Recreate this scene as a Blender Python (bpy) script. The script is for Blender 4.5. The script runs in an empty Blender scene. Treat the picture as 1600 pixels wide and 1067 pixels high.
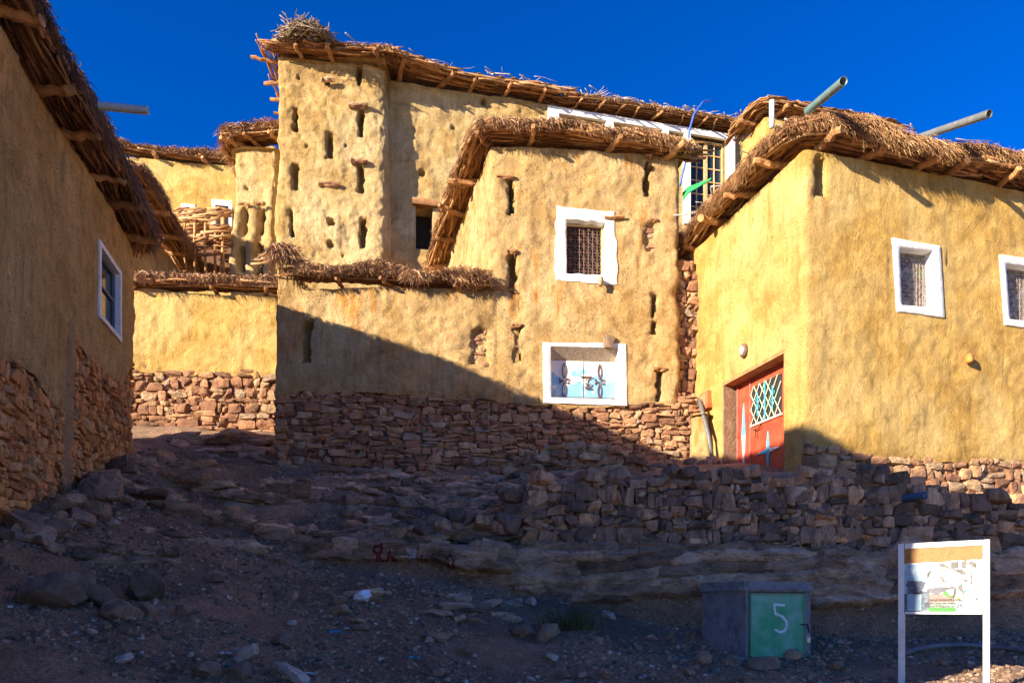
import bpy, math, random
import numpy as np
from mathutils import Vector
random.seed(7)
RNG = np.random.default_rng(11)
scene = bpy.context.scene
COL = scene.collection

# ------------------------------------------------------------------ camera, sky, sun, exposure
F = 1150.0                      # focal length in pixels of the 1600 px wide picture
CZ = 1.6
cam = bpy.data.cameras.new('camera'); cam.lens = 36 * F / 1600; cam.sensor_width = 36
cam.shift_y = (950 - 533.5) / 1600; cam.clip_end = 2000; cam.clip_start = .05
camo = bpy.data.objects.new('camera', cam); COL.objects.link(camo)
camo.location = (0, 0, CZ); camo.rotation_euler = (math.radians(90), 0, 0)
scene.camera = camo

SUN = np.array([1.0, .76, -.41]); SUN = SUN / np.linalg.norm(SUN)      # direction the light travels
elev = math.asin(-SUN[2]); azim = math.atan2(-SUN[0], -SUN[1])          # compass angle of the sun, from +Y towards +X
world = bpy.data.worlds.new('World'); scene.world = world; world.use_nodes = True
nt = world.node_tree; nt.nodes.clear()
sky = nt.nodes.new('ShaderNodeTexSky'); sky.sky_type = 'NISHITA'; sky.sun_disc = False
sky.sun_elevation = elev; sky.sun_rotation = azim; sky.altitude = 2200
sky.air_density = 1.0; sky.dust_density = 1.0; sky.ozone_density = 4.0
hsv = nt.nodes.new('ShaderNodeHueSaturation'); hsv.inputs['Saturation'].default_value = 1.38
hsv.inputs['Value'].default_value = .61; hsv.inputs['Hue'].default_value = .520
bg = nt.nodes.new('ShaderNodeBackground'); bg.inputs['Strength'].default_value = .15
wo = nt.nodes.new('ShaderNodeOutputWorld')
nt.links.new(sky.outputs[0], hsv.inputs['Color']); nt.links.new(hsv.outputs[0], bg.inputs[0]); nt.links.new(bg.outputs[0], wo.inputs[0])
sl = bpy.data.lights.new('sun', 'SUN'); sl.energy = 5.0; sl.angle = math.radians(.5); sl.color = (1.0, .86, .66)
so = bpy.data.objects.new('sun', sl); COL.objects.link(so)
so.rotation_euler = Vector(SUN).to_track_quat('-Z', 'Y').to_euler()
vs = scene.view_settings; vs.view_transform = 'Standard'; vs.look = 'None'; vs.exposure = 1.5; vs.gamma = 1

# ------------------------------------------------------------------ noise
def _h(i, j, k, s):
    n = (i * 374761393 + j * 668265263 + k * 2147483647 + s * 974634777) & 0xFFFFFFFF
    n = ((n ^ (n >> 13)) * 1274126177) & 0xFFFFFFFF
    n = (n ^ (n >> 16)); n = (n * 2246822519) & 0xFFFFFFFF
    return ((n ^ (n >> 15)) & 0xFFFFFF) / float(0xFFFFFF)
def vn(P, s=0):
    P = np.asarray(P, float); f = np.floor(P); t = P - f; t = t * t * (3 - 2 * t); f = f.astype(np.int64)
    i, j, k = f[..., 0], f[..., 1], f[..., 2]; x, y, z = t[..., 0], t[..., 1], t[..., 2]
    def L(a, b, w): return a + (b - a) * w
    return L(L(L(_h(i,j,k,s), _h(i+1,j,k,s), x), L(_h(i,j+1,k,s), _h(i+1,j+1,k,s), x), y),
             L(L(_h(i,j,k+1,s), _h(i+1,j,k+1,s), x), L(_h(i,j+1,k+1,s), _h(i+1,j+1,k+1,s), x), y), z) * 2 - 1
def fbm(P, o=4, s=0, g=.5):
    P = np.asarray(P, float); r = 0; a = 1.0
    for q in range(o): r = r + a * vn(P * (2.03 ** q) + q * 17.3, s + q); a *= g
    return r
def P3(x, y, z): return np.stack(np.broadcast_arrays(np.asarray(x, float), y, z), -1)
def sstep(a, b, x): t = np.clip((x - a) / (b - a), 0, 1); return t * t * (3 - 2 * t)
def at(px, py, Y): return np.array([(px - 800) / F * Y, Y, CZ + (950 - py) / F * Y])

# ------------------------------------------------------------------ objects
WL = {}
def props(o, label=None, cat=None, group=None, kind=None):
    if label: o['label'] = label
    if cat: o['category'] = cat
    if group: o['group'] = group
    if kind: o['kind'] = kind
    return o
def thing(name, label, cat, loc, group=None):
    o = bpy.data.objects.new(name, None); COL.objects.link(o); o.empty_display_size = .2
    o.location = tuple(float(v) for v in loc); WL[o.name] = np.array(loc, float)
    return props(o, label, cat, group)
class MB:
    def __init__(s): s.V = []; s.F = {}; s.A = []; s.n = 0
    def add(s, V, Fs, rnd=0.5):
        V = np.asarray(V, float).reshape(-1, 3)
        if not isinstance(Fs, (list, tuple)): Fs = [Fs]
        for f in Fs:
            f = np.asarray(f, dtype=np.int64)
            if f.size: s.F.setdefault(f.shape[1], []).append(f + s.n)
        s.V.append(V); s.A.append(np.broadcast_to(np.asarray(rnd, float), (len(V),))); s.n += len(V); return s
    def box(s, c, h, ax=None, rnd=.5):
        c = np.array(c, float); ax = np.eye(3) if ax is None else np.array(ax, float)
        T = np.array([[x, y, z] for x in (-1, 1) for y in (-1, 1) for z in (-1, 1)], float) * np.array(h)
        return s.add(c + T @ ax, np.array([[0,1,3,2],[4,6,7,5],[0,4,5,1],[2,3,7,6],[0,2,6,4],[1,5,7,3]]), rnd)
    def build(s, name, mat, parent=None, smooth=False, label=None):
        V = np.concatenate(s.V); A = np.concatenate(s.A)
        me = bpy.data.meshes.new(name); ob = bpy.data.objects.new(name, me); COL.objects.link(ob)
        if parent is not None:
            base = WL[parent.name]; ob.parent = parent; WL[ob.name] = base
            V = V - base
        else:
            c = np.array([V[:,0].mean(), V[:,1].mean(), V[:,2].min()]); ob.location = c; WL[ob.name] = c; V = V - c
        sizes = sorted(s.F); ls = []; lt = []; li = []; o = 0
        for k in sizes:
            f = np.concatenate(s.F[k]); m = len(f); li.append(f.ravel()); ls.append(o + np.arange(m) * k); lt.append(np.full(m, k)); o += m * k
        li = np.concatenate(li).astype(np.int32); ls = np.concatenate(ls).astype(np.int32); lt = np.concatenate(lt).astype(np.int32)
        me.vertices.add(len(V)); me.vertices.foreach_set('co', V.astype(np.float32).ravel())
        me.loops.add(len(li)); me.loops.foreach_set('vertex_index', li)
        me.polygons.add(len(ls)); me.polygons.foreach_set('loop_start', ls)
        try: me.polygons.foreach_set('loop_total', lt)
        except Exception: pass
        me.update(calc_edges=True)
        me.polygons.foreach_set('use_smooth', np.full(len(ls), bool(smooth)))
        a = me.attributes.new('rnd', 'FLOAT', 'POINT'); a.data.foreach_set('value', A.astype(np.float32))
        me.materials.append(mat); me.update()
        if label: ob['label'] = label
        return ob
def solo(mb, name, mat, label, cat, group=None, kind=None, smooth=False):
    return props(mb.build(name, mat, None, smooth), label, cat, group, kind)
def copy_tree(o, parent=None, loc=None):
    c = o.copy(); COL.objects.link(c); c.parent = parent
    for ch in list(o.children): copy_tree(ch, c)
    return c

def tubes(mb, C, R, s=6, rnd=.5, caps=True, flat=1.0):
    C = np.asarray(C, float); N, K = C.shape[:2]
    R = np.broadcast_to(np.asarray(R, float), (N, K))
    T = np.gradient(C, axis=1); T /= np.linalg.norm(T, axis=2, keepdims=True) + 1e-9
    mt = T.mean(1); ref = np.where(np.abs(mt[:, 2:3]) < .75, np.array([[0, 0, 1.]]), np.array([[1., 0, 0]]))
    A = np.cross(T, ref[:, None, :]); A /= np.linalg.norm(A, axis=2, keepdims=True) + 1e-9
    B = np.cross(T, A); th = np.arange(s) * 2 * math.pi / s + .3
    V = C[:, :, None, :] + R[:, :, None, None] * (np.cos(th)[None, None, :, None] * A[:, :, None, :] + flat * np.sin(th)[None, None, :, None] * B[:, :, None, :])
    k = np.arange(K - 1)[:, None] * s; j = np.arange(s)[None]; j2 = (j + 1) % s
    f = np.stack([k + j, k + j2, k + s + j2, k + s + j], -1).reshape(-1, 4)
    off = (np.arange(N) * K * s)[:, None, None]
    Fs = [(f[None] + off).reshape(-1, 4)]
    if caps and s > 2:
        c0 = np.arange(s)[::-1]; c1 = (K - 1) * s + np.arange(s)
        Fs.append((np.stack([c0, c1])[None] + off).reshape(-1, s))
    rn = np.broadcast_to(np.asarray(rnd, float), (N,))
    mb.add(V.reshape(-1, 3), Fs, np.repeat(rn, K * s)); return mb
def tube1(mb, pts, r, s=8, rnd=.5, caps=True):
    return tubes(mb, np.array(pts, float)[None], np.asarray(r, float)[None] if np.ndim(r) else r, s, rnd, caps)

def _cube(n):
    g = np.linspace(-1, 1, n + 1); V = []; Fq = []
    key = {}
    def idx(p):
        k = tuple(np.round(p, 5))
        if k not in key: key[k] = len(V); V.append(p)
        return key[k]
    for ax in range(3):
        for sg in (-1, 1):
            for i in range(n):
                for j in range(n):
                    q = []
                    for a, b in ((i, j), (i+1, j), (i+1, j+1), (i, j+1)):
                        p = [0, 0, 0]; p[ax] = sg; p[(ax+1) % 3] = g[a]; p[(ax+2) % 3] = g[b]; q.append(idx(p))
                    Fq.append(q if sg > 0 else q[::-1])
    return np.array(V, float), np.array(Fq)
CUBES = {n: _cube(n) for n in (1, 2, 3, 4, 6, 10)}
def stones(mb, C, H, AX, n=3, rnd=None, rough=.10, rnds=.38, seed=0, cuts=5):
    """C (N,3) centres, H (N,3) half sizes, AX (N,3,3) rows = local axes"""
    C = np.asarray(C, float); N = len(C)
    if N == 0: return mb
    rg = np.random.default_rng(seed + 5)
    T, Q = CUBES[n]; S = T / np.linalg.norm(T, axis=1, keepdims=True)
    p = (T * (1 - rnds) + S * 1.15 * rnds)[None].repeat(N, 0)
    for c in range(cuts):
        nn = rg.normal(size=(N, 3)); nn /= np.linalg.norm(nn, axis=1, keepdims=True)
        d = rg.uniform(.72, 1.05, (N, 1)); e = np.maximum(np.einsum('nvk,nk->nv', p, nn) - d, 0)
        p = p - e[..., None] * nn[:, None, :]
    sh = rg.uniform(-.16, .16, (N, 1, 2)); p[..., 0:1] *= 1 + sh[..., 0:1] * p[..., 2:3]; p[..., 2:3] *= 1 + sh[..., 1:2] * p[..., 0:1]
    if rough: 
        o = rg.uniform(0, 90, (N, 1, 3))
        d = np.stack([vn(p * 1.9 + o, 3), vn(p * 1.9 + o + 31, 4), vn(p * 1.9 + o + 67, 5)], -1)
        p = p + d * rough
    V = C[:, None, :] + np.einsum('nvk,nkj->nvj', p * np.asarray(H)[:, None, :], AX)
    off = (np.arange(N) * len(T))[:, None, None]
    r = rg.uniform(0, 1, N) if rnd is None else rnd
    mb.add(V.reshape(-1, 3), (Q[None] + off).reshape(-1, 4), np.repeat(r, len(T))); return mb
def rotax(a, b, c):
    def R(ax, t):
        m = np.zeros((len(t), 3, 3)); i, j = (ax + 1) % 3, (ax + 2) % 3
        m[:, ax, ax] = 1; m[:, i, i] = np.cos(t); m[:, j, j] = np.cos(t); m[:, i, j] = -np.sin(t); m[:, j, i] = np.sin(t); return m
    return R(2, a) @ R(1, b) @ R(0, c)

# ------------------------------------------------------------------ materials
MATS = {}
def nmat(name):
    m = bpy.data.materials.new(name); m.use_nodes = True; t = m.node_tree
    b = t.nodes['Principled BSDF']; MATS[name] = m; return m, t, b
def N_(t, typ, **kw):
    n = t.nodes.new(typ)
    for k, v in kw.items():
        if k.startswith('i_'): n.inputs[k[2:].replace('_', ' ')].default_value = v
        else: setattr(n, k, v)
    return n
def noise(t, co, scale, detail=4, rough=.55, sc=None, dist=0.0):
    if sc is not None:
        mp = N_(t, 'ShaderNodeMapping'); mp.inputs['Scale'].default_value = sc; t.links.new(co, mp.inputs[0]); co = mp.outputs[0]
    n = N_(t, 'ShaderNodeTexNoise'); n.inputs['Scale'].default_value = scale; n.inputs['Detail'].default_value = detail
    n.inputs['Roughness'].default_value = rough; n.inputs['Distortion'].default_value = dist; t.links.new(co, n.inputs['Vector']); return n.outputs[0]
def ramp(t, fac, stops, interp='LINEAR'):
    r = N_(t, 'ShaderNodeValToRGB'); r.color_ramp.interpolation = interp; e = r.color_ramp.elements
    while len(e) < len(stops): e.new(.5)
    for i, (p, c) in enumerate(stops): e[i].position = p; e[i].color = (*c, 1) if len(c) == 3 else c
    t.links.new(fac, r.inputs[0]); return r.outputs[0]
def mix(t, a, b, fac, mode='MIX'):
    m = N_(t, 'ShaderNodeMix', data_type='RGBA', blend_type=mode)
    for k, v in ((0, fac), (6, a), (7, b)):
        if hasattr(v, 'links') or hasattr(v, 'is_linked'): t.links.new(v, m.inputs[k])
        else: m.inputs[k].default_value = (*v, 1) if (k > 0 and len(v) == 3) else v
    return m.outputs[2]
def math_(t, op, a, b=None):
    m = N_(t, 'ShaderNodeMath', operation=op)
    for k, v in ((0, a), (1, b)):
        if v is None: continue
        if hasattr(v, 'is_linked'): t.links.new(v, m.inputs[k])
        else: m.inputs[k].default_value = v
    return m.outputs[0]
def bump(t, b, h, dist, strength=1.0, prev=None):
    n = N_(t, 'ShaderNodeBump'); n.inputs['Distance'].default_value = dist; n.inputs['Strength'].default_value = strength
    t.links.new(h, n.inputs['Height'])
    if prev is not None: t.links.new(prev, n.inputs['Normal'])
    t.links.new(n.outputs[0], b.inputs['Normal']); return n.outputs[0]
def OC(t): return N_(t, 'ShaderNodeTexCoord').outputs['Object']
BW = [(0, (0, 0, 0)), (1, (1, 1, 1))]
def thr(a, b): return [(a, (0, 0, 0)), (b, (1, 1, 1))]

def plaster(name, c0, c1, c2, stain, speck=(.13, .07, .025), bs=1.0, stain_amt=(.58, .72), speck_amt=(.57, .68)):
    m, t, b = nmat(name); o = OC(t)
    big = noise(t, o, .55, 4, .6, dist=.3); mid = noise(t, o, 2.6, 5, .6, dist=.5); fine = noise(t, o, 24, 6, .7)
    streak = noise(t, o, 3.0, 4, .6, sc=(2.4, 2.4, .35)); rain = noise(t, o, 5.0, 5, .65, sc=(2.2, 2.2, .16))
    c = mix(t, c0, c1, ramp(t, mid, thr(.42, .56)))
    c = mix(t, c, c2, ramp(t, big, thr(.44, .66)))
    c = mix(t, c, stain, ramp(t, mix(t, big, streak, .5), thr(*stain_amt)))
    c = mix(t, c, ramp(t, rain, [(.30, (.72, .68, .62)), (.5, (1, 1, 1)), (.7, (1.1, 1.08, 1.05))]), .75, 'MULTIPLY')
    pit = noise(t, o, 60, 3, .7, sc=(1, 1, .7)); patch = noise(t, o, 4, 3, .6)
    sp = ramp(t, math_(t, 'MULTIPLY', ramp(t, pit, thr(*speck_amt)), ramp(t, patch, thr(.40, .60))), BW)
    c = mix(t, c, speck, math_(t, 'MULTIPLY', sp, .9))
    c = mix(t, c, (.5, .5, .5), .55, 'MULTIPLY') if False else c
    c = mix(t, c, ramp(t, fine, [(.25, (.78, .76, .74)), (.75, (1.12, 1.12, 1.1))]), 1.0, 'MULTIPLY')
    # hairline cracks and chaff pressed into the mud
    vo = N_(t, 'ShaderNodeTexVoronoi', feature='DISTANCE_TO_EDGE'); vo.inputs['Scale'].default_value = 1.7
    mp = mix(t, o, N_(t, 'ShaderNodeTexNoise', i_Scale=3.0, i_Detail=4.0).outputs['Color'], .16); t.links.new(mp, vo.inputs['Vector'])
    crk = math_(t, 'MULTIPLY', ramp(t, vo.outputs['Distance'], [(0, (1, 1, 1)), (.012, (0, 0, 0))]), ramp(t, noise(t, o, .9, 3, .6), thr(.50, .62)))
    c = mix(t, c, tuple(v * .35 for v in c1), math_(t, 'MULTIPLY', crk, .0))
    chaff = ramp(t, noise(t, o, 90, 2, .6), thr(.64, .72)); c = mix(t, c, tuple(min(1, v * 1.35) for v in c2), math_(t, 'MULTIPLY', chaff, .5))
    blot = noise(t, o, 1.3, 7, .72, dist=.8); c = mix(t, c, ramp(t, blot, [(.30, (.52, .47, .40)), (.44, (.92, .90, .86)), (.58, (1.0, 1.0, 1.0)), (.72, (1.30, 1.27, 1.2))]), .9, 'MULTIPLY')
    t.links.new(c, b.inputs['Base Color']); b.inputs['Roughness'].default_value = .95
    h = mix(t, noise(t, o, 5, 7, .68, dist=.6), noise(t, o, 34, 6, .78), .40)
    n1 = bump(t, b, h, .15 * bs, 1.0)
    n2 = bump(t, b, sp, -.02 * bs, .9, n1)
    return m
def rocky(name, stops, bs=1.0, sc=6, dirt=(.06, .045, .035), sval=(.25, 1.25), stretch=None, rgh=.9):
    m, t, b = nmat(name); o = OC(t)
    at_ = N_(t, 'ShaderNodeAttribute', attribute_name='rnd').outputs['Fac']
    c = ramp(t, at_, stops)
    n = noise(t, o, sc, 6, .68, sc=stretch, dist=.4); f = noise(t, o, sc * 6, 5, .7, sc=stretch)
    c = mix(t, c, ramp(t, n, [(.3, (sval[0],) * 3), (.68, (sval[1],) * 3)]), .75, 'MULTIPLY')
    c = mix(t, c, dirt, math_(t, 'MULTIPLY', ramp(t, f, thr(.52, .72)), .7))
    t.links.new(c, b.inputs['Base Color']); b.inputs['Roughness'].default_value = rgh
    bump(t, b, mix(t, n, f, .4), .05 * bs, 1.0); return m
def straw(name, stops, rgh=.85, sc=12):
    m, t, b = nmat(name); o = OC(t)
    at_ = N_(t, 'ShaderNodeAttribute', attribute_name='rnd').outputs['Fac']
    c = ramp(t, at_, stops); n = noise(t, o, sc, 4, .6)
    c = mix(t, c, ramp(t, n, [(.3, (.55, .5, .46)), (.7, (1.25, 1.2, 1.15))]), .8, 'MULTIPLY')
    t.links.new(c, b.inputs['Base Color']); b.inputs['Roughness'].default_value = rgh
    bump(t, b, noise(t, o, sc * 5, 4, .7), .012); return m
def paint(name, col, col2=None, rgh=.6, sc=5, amt=(.5, .62), metal=0, bs=.4, grime=.5):
    m, t, b = nmat(name); o = OC(t)
    c = mix(t, col, col2 or tuple(v * .6 for v in col), ramp(t, noise(t, o, sc, 6, .65, dist=.4), thr(*amt)))
    c = mix(t, c, (.25, .2, .15), math_(t, 'MULTIPLY', ramp(t, noise(t, o, sc * 5, 5, .7), thr(.56, .74)), grime))
    t.links.new(c, b.inputs['Base Color']); b.inputs['Roughness'].default_value = rgh; b.inputs['Metallic'].default_value = metal
    bump(t, b, noise(t, o, sc * 4, 5, .65), .01 * bs); return m

M_PL = plaster('ochre_plaster', (.70, .47, .195), (.56, .345, .12), (.77, .56, .28), (.64, .29, .05), stain_amt=(.54, .64))
M_PLR = plaster('yellow_plaster', (.76, .49, .14), (.62, .37, .085), (.82, .59, .23), (.68, .33, .05), speck_amt=(.66, .76))
M_PLT = plaster('tower_plaster', (.70, .48, .19), (.52, .33, .11), (.78, .60, .31), (.58, .31, .07))
M_PLL = plaster('shaded_house_plaster', (.86, .52, .18), (.72, .40, .12), (.90, .60, .26), (.62, .30, .09), speck_amt=(.54, .64), bs=1.1)
M_WHITE = paint('white_lime_paint', (.78, .77, .74), (.60, .56, .50), .85, 5, (.55, .72), grime=.34, bs=1.2)
M_STB = rocky('red_brown_stone', [(0, (.22, .105, .055)), (.3, (.40, .19, .095)), (.6, (.52, .275, .135)), (.85, (.56, .35, .18)), (1, (.38, .27, .19))], sc=6, sval=(.2, 1.4))
M_STL = rocky('orange_stone', [(0, (.40, .15, .05)), (.35, (.68, .28, .085)), (.7, (.80, .37, .12)), (1, (.62, .36, .17))], sc=6, sval=(.2, 1.4))
M_STG = rocky('dark_grey_stone', [(0, (.12, .08, .055)), (.3, (.24, .15, .10)), (.55, (.36, .215, .135)), (.75, (.47, .28, .165)), (.88, (.62, .32, .15)), (1, (.56, .43, .31))], sc=7, sval=(.12, 1.6), stretch=(1, 1, .4), bs=1.4)
M_MORTAR = rocky('dark_mortar', [(0, (.07, .045, .03)), (1, (.07, .045, .03))], sc=8)
M_ROCK = rocky('layered_rock', [(0, (.22, .13, .075)), (.15, (.44, .27, .16)), (.3, (.64, .42, .27)), (.34, (.20, .03, .025)), (.66, (.20, .03, .025)), (.72, (.45, .40, .38)), (1, (.45, .40, .38))], sc=2.6, stretch=(1, 1, 2.6), bs=3.2, sval=(.06, 1.9), dirt=(.03, .03, .022))
M_LOOSE = rocky('loose_stone', [(0, (.12, .08, .055)), (.4, (.30, .19, .125)), (.75, (.48, .30, .185)), (.92, (.56, .44, .35)), (1, (.72, .64, .56))], sc=7, bs=.7)
M_STRAW = straw('straw', [(0, (.11, .05, .02)), (.35, (.33, .17, .07)), (.7, (.56, .33, .15)), (1, (.82, .60, .33))])
M_STRAWD = straw('dark_reed', [(0, (.07, .03, .014)), (.5, (.24, .115, .05)), (1, (.48, .26, .12))])
M_STICK = straw('brushwood', [(0, (.16, .07, .028)), (.4, (.38, .185, .07)), (.8, (.56, .31, .125)), (1, (.68, .46, .24))], sc=9)
M_LOG = straw('weathered_log', [(0, (.26, .12, .045)), (1, (.56, .30, .12))], sc=8)
M_DRY = straw('sun_bleached_twig', [(0, (.22, .16, .11)), (.6, (.45, .38, .30)), (1, (.66, .58, .48))])
M_DARK = paint('dark_interior', (.012, .010, .009), (.02, .017, .014), .9, grime=0)
M_PALEIRON = paint('pale_worn_iron', (.34, .27, .23), (.20, .13, .10), .7, 14, grime=.3)
M_IRON = paint('rusty_iron', (.13, .065, .045), (.24, .13, .085), .7, 14, metal=.1, grime=.3)
M_PIPE = paint('grey_green_pipe', (.10, .17, .17), (.14, .20, .19), .45, 6, grime=.25)
M_PIPEG = paint('dark_grey_pipe', (.12, .13, .13), (.17, .17, .16), .45, 6, grime=.3)
M_BLUE = paint('blue_cable', (.03, .12, .55), (.03, .1, .45), .5)

# ground
m, t, b = nmat('dirt'); M_DIRT = m; o = OC(t)
n1 = noise(t, o, .9, 5, .6); n2 = noise(t, o, 7, 7, .75); n3 = noise(t, o, 45, 5, .8)
c = mix(t, (.42, .25, .15), (.20, .125, .08), ramp(t, n1, thr(.4, .6)))
c = mix(t, c, (.54, .38, .27), ramp(t, n2, thr(.52, .75)))
c = mix(t, c, ramp(t, n3, [(.32, (.16,) * 3), (.66, (2.1,) * 3)]), .9, 'MULTIPLY')
t.links.new(c, b.inputs['Base Color']); b.inputs['Roughness'].default_value = .95
bump(t, b, mix(t, n2, n3, .5), .14)

# ------------------------------------------------------------------ walls along a plan path
class Wall:
    def __init__(s, pts, closed=False, r=.12, seed=0):
        s.pts = [np.array(p, float) for p in pts]; n = len(s.pts); s.closed = closed
        s.nseg = n if closed else n - 1; s.seed = seed
        q = []; s.segu = []
        for i in range(n):
            p = s.pts[i]; a = s.pts[i - 1]; c = s.pts[(i + 1) % n]
            if (not closed and i in (0, n - 1)) or r <= 0: q.append(p); continue
            d0 = (p - a) / np.linalg.norm(p - a); d1 = (c - p) / np.linalg.norm(c - p); rr = min(r, .4 * np.linalg.norm(p - a), .4 * np.linalg.norm(c - p))
            for k in range(7):
                w = k / 6; e = p - d0 * rr; f = p + d1 * rr
                q.append((1-w)**2 * e + 2*w*(1-w) * p + w*w * f)
        s.r = r
        if closed: q.append(q[0])
        s.q = np.array(q); d = np.linalg.norm(np.diff(s.q, axis=0), axis=1); s.cu = np.concatenate([[0], np.cumsum(d)]); s.L = s.cu[-1]
        # normals at path points
        tt = np.diff(s.q, axis=0); tt /= np.linalg.norm(tt, axis=1, keepdims=True) + 1e-12; nn = np.stack([tt[:, 1], -tt[:, 0]], 1)
        pn = np.zeros_like(s.q); pn[:-1] += nn; pn[1:] += nn
        if closed: pn[0] = pn[-1] = nn[0] + nn[-1]
        s.pn = pn / (np.linalg.norm(pn, axis=1, keepdims=True) + 1e-12)
        # start (in u) of every original segment: nearest path position of its start point
    def uof(s, xy):
        a = s.q[:-1]; d = np.diff(s.q, axis=0); L2 = (d**2).sum(1) + 1e-12
        t_ = np.clip(((xy - a) * d).sum(1) / L2, 0, 1); D = np.linalg.norm(a + t_[:, None] * d - xy, axis=1); i = D.argmin()
        return s.cu[i] + t_[i] * math.sqrt(L2[i])
    def hit(s, seg, px, py):
        a = s.pts[seg]; d = s.pts[(seg + 1) % len(s.pts)] - a; k = (px - 800) / F
        t_ = (k * a[1] - a[0]) / (d[0] - k * d[1]); xy = a + t_ * d
        return s.uof(xy), CZ + (950 - py) / F * xy[1]
    def xy(s, u):
        u = np.clip(np.asarray(u, float), 0, s.L); return np.stack([np.interp(u, s.cu, s.q[:, 0]), np.interp(u, s.cu, s.q[:, 1])], -1)
    def nrm(s, u):
        u = np.clip(np.asarray(u, float), 0, s.L); n = np.stack([np.interp(u, s.cu, s.pn[:, 0]), np.interp(u, s.cu, s.pn[:, 1])], -1)
        return n / np.linalg.norm(n, axis=-1, keepdims=True)
    def P(s, u, z, off=0.0):
        xy = s.xy(u); n = s.nrm(u); off = np.asarray(off, float)
        return np.concatenate([xy + n * off[..., None], (np.asarray(z, float) + 0 * xy[..., 0])[..., None]], -1)
    def frame(s, u):
        n = s.nrm(u); tn = np.stack([-n[..., 1], n[..., 0]], -1); z = np.zeros(n.shape[:-1] + (1,))
        T = np.concatenate([tn, z], -1); Nn = np.concatenate([n, z], -1); U = np.zeros_like(T); U[..., 2] = 1
        return T, Nn, U
    def poly(s, seg, pts):
        h = sorted(s.hit(seg, *p) for p in pts); us = [a for a, _ in h]; zs = [b_ for _, b_ in h]
        return lambda u: np.interp(u, us, zs)

def const(v): return lambda u: np.full(np.shape(u), float(v))
def wallmesh(mb, W, u0, u1, zlo, zhi, du=.05, dv=.05, fine=None, feats=(), amp=1.0, batter=0.0, zref=None, off0=0.0, seed=1, ragged=.0, raggedtop=0.0):
    """plaster skin. feats: ('box',u0,u1,z0,z1,depth) crisp recess, ('slit',u0,u1,z0,z1,depth) rough recess, ('hole',u,z,r,depth)"""
    us = []
    u = u0
    while u < u1 - 1e-6:
        us.append(u); f = True if fine is None else any(a <= u <= b_ for a, b_ in fine)
        u += du if f else .5
    us.append(u1); us = list(us)
    zmin = float(np.min(zlo(np.linspace(u0, u1, 60)))); zmax = float(np.max(zhi(np.linspace(u0, u1, 60))))
    zs = list(np.arange(zmin - ragged, zmax + raggedtop + dv, dv))
    for f in feats:
        if f[0] == 'box':
            for a, sg in ((f[1], -1), (f[2], 1)): us += [a, a + sg * .004]
            for a, sg in ((f[3], -1), (f[4], 1)): zs += [a, a + sg * .004]
    us = np.unique(np.round([v for v in us if u0 - 1e-6 <= v <= u1 + 1e-6], 4)); zs = np.unique(np.round(zs, 4))
    U, Z = np.meshgrid(us, zs, indexing='ij')
    lo = zlo(us); hi = zhi(us)
    if ragged: lo = lo + ragged * fbm(P3(us * 3.1, 0, seed), 4, 9)
    if raggedtop: hi = hi + raggedtop * fbm(P3(us * 2.1, 5, seed), 4, 9)
    Zc = np.clip(Z, lo[:, None], hi[:, None])
    base = W.P(U, Zc, 0.0)
    off = off0 + amp * (.050 * fbm(base * .8, 2, 21) + .027 * fbm(base * 2.7, 3, 31) + .016 * fbm(base * 8, 3, 41))
    zr = zmin if zref is None else zref; off = off - batter * (Zc - zr)
    edge = np.zeros_like(off)
    if ragged: off = off - .03 * (1 - sstep(0, .10, Zc - lo[:, None]))
    for f in feats:
        if f[0] == 'box':
            inside = (U > f[1] + .001) & (U < f[2] - .001) & (Zc > f[3] + .001) & (Zc < f[4] - .001)
            e = (U >= f[1] - .001) & (U <= f[2] + .001) & (Zc >= f[3] - .001) & (Zc <= f[4] + .001)
            ring = (U > f[1] - .25) & (U < f[2] + .25) & (Zc > f[3] - .25) & (Zc < f[4] + .25)
            off = np.where(ring, off * .2, off); off = np.where(e, off - f[5], off)
        elif f[0] == 'slit':
            w = .045 * vn(P3(U * 9, Zc * 7, f[1]), 5) + .03 * vn(P3(U * 25, Zc * 21, f[1]), 6)
            d = np.maximum(np.maximum(f[1] - U, U - f[2]), np.maximum(f[3] - Zc, Zc - f[4])) + w
            off = off - f[5] * (1 - sstep(-.014, .012, d)) - .02 * (1 - sstep(0, .14, d))
        elif f[0] == 'hole':
            w = .03 * vn(P3(U * 9, Zc * 9, f[1]), 5)
            d = np.hypot(U - f[1], Zc - f[2]) - f[3] + w
            off = off - f[4] * (1 - sstep(-.016, .012, d))
        elif f[0] == 'bulge':
            d = np.hypot((U - f[1]) / f[3], (Zc - f[2]) / f[4]); off = off + f[5] * (1 - sstep(0, 1, d))
    V = base + np.concatenate([W.nrm(U) * off[..., None], np.zeros(U.shape + (1,))], -1)
    n, m_ = U.shape; I = np.arange(n * m_).reshape(n, m_)
    q = np.stack([I[:-1, :-1], I[1:, :-1], I[1:, 1:], I[:-1, 1:]], -1)
    ok = ~((np.abs(Zc[:-1, 1:] - Zc[:-1, :-1]) < 1e-5) & (np.abs(Zc[1:, 1:] - Zc[1:, :-1]) < 1e-5))
    mb.add(V.reshape(-1, 3), q[ok].reshape(-1, 4)); 
    return lambda uu, zz: 0
def cap(mb, W, z, step=.3):
    us = np.arange(0, W.L, step); V = W.P(us, z, -.02); c = V.mean(0); n = len(us)
    mb.add(np.vstack([V, c[None]]), np.array([[i, (i + 1) % n, n] for i in range(n)]))

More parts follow.
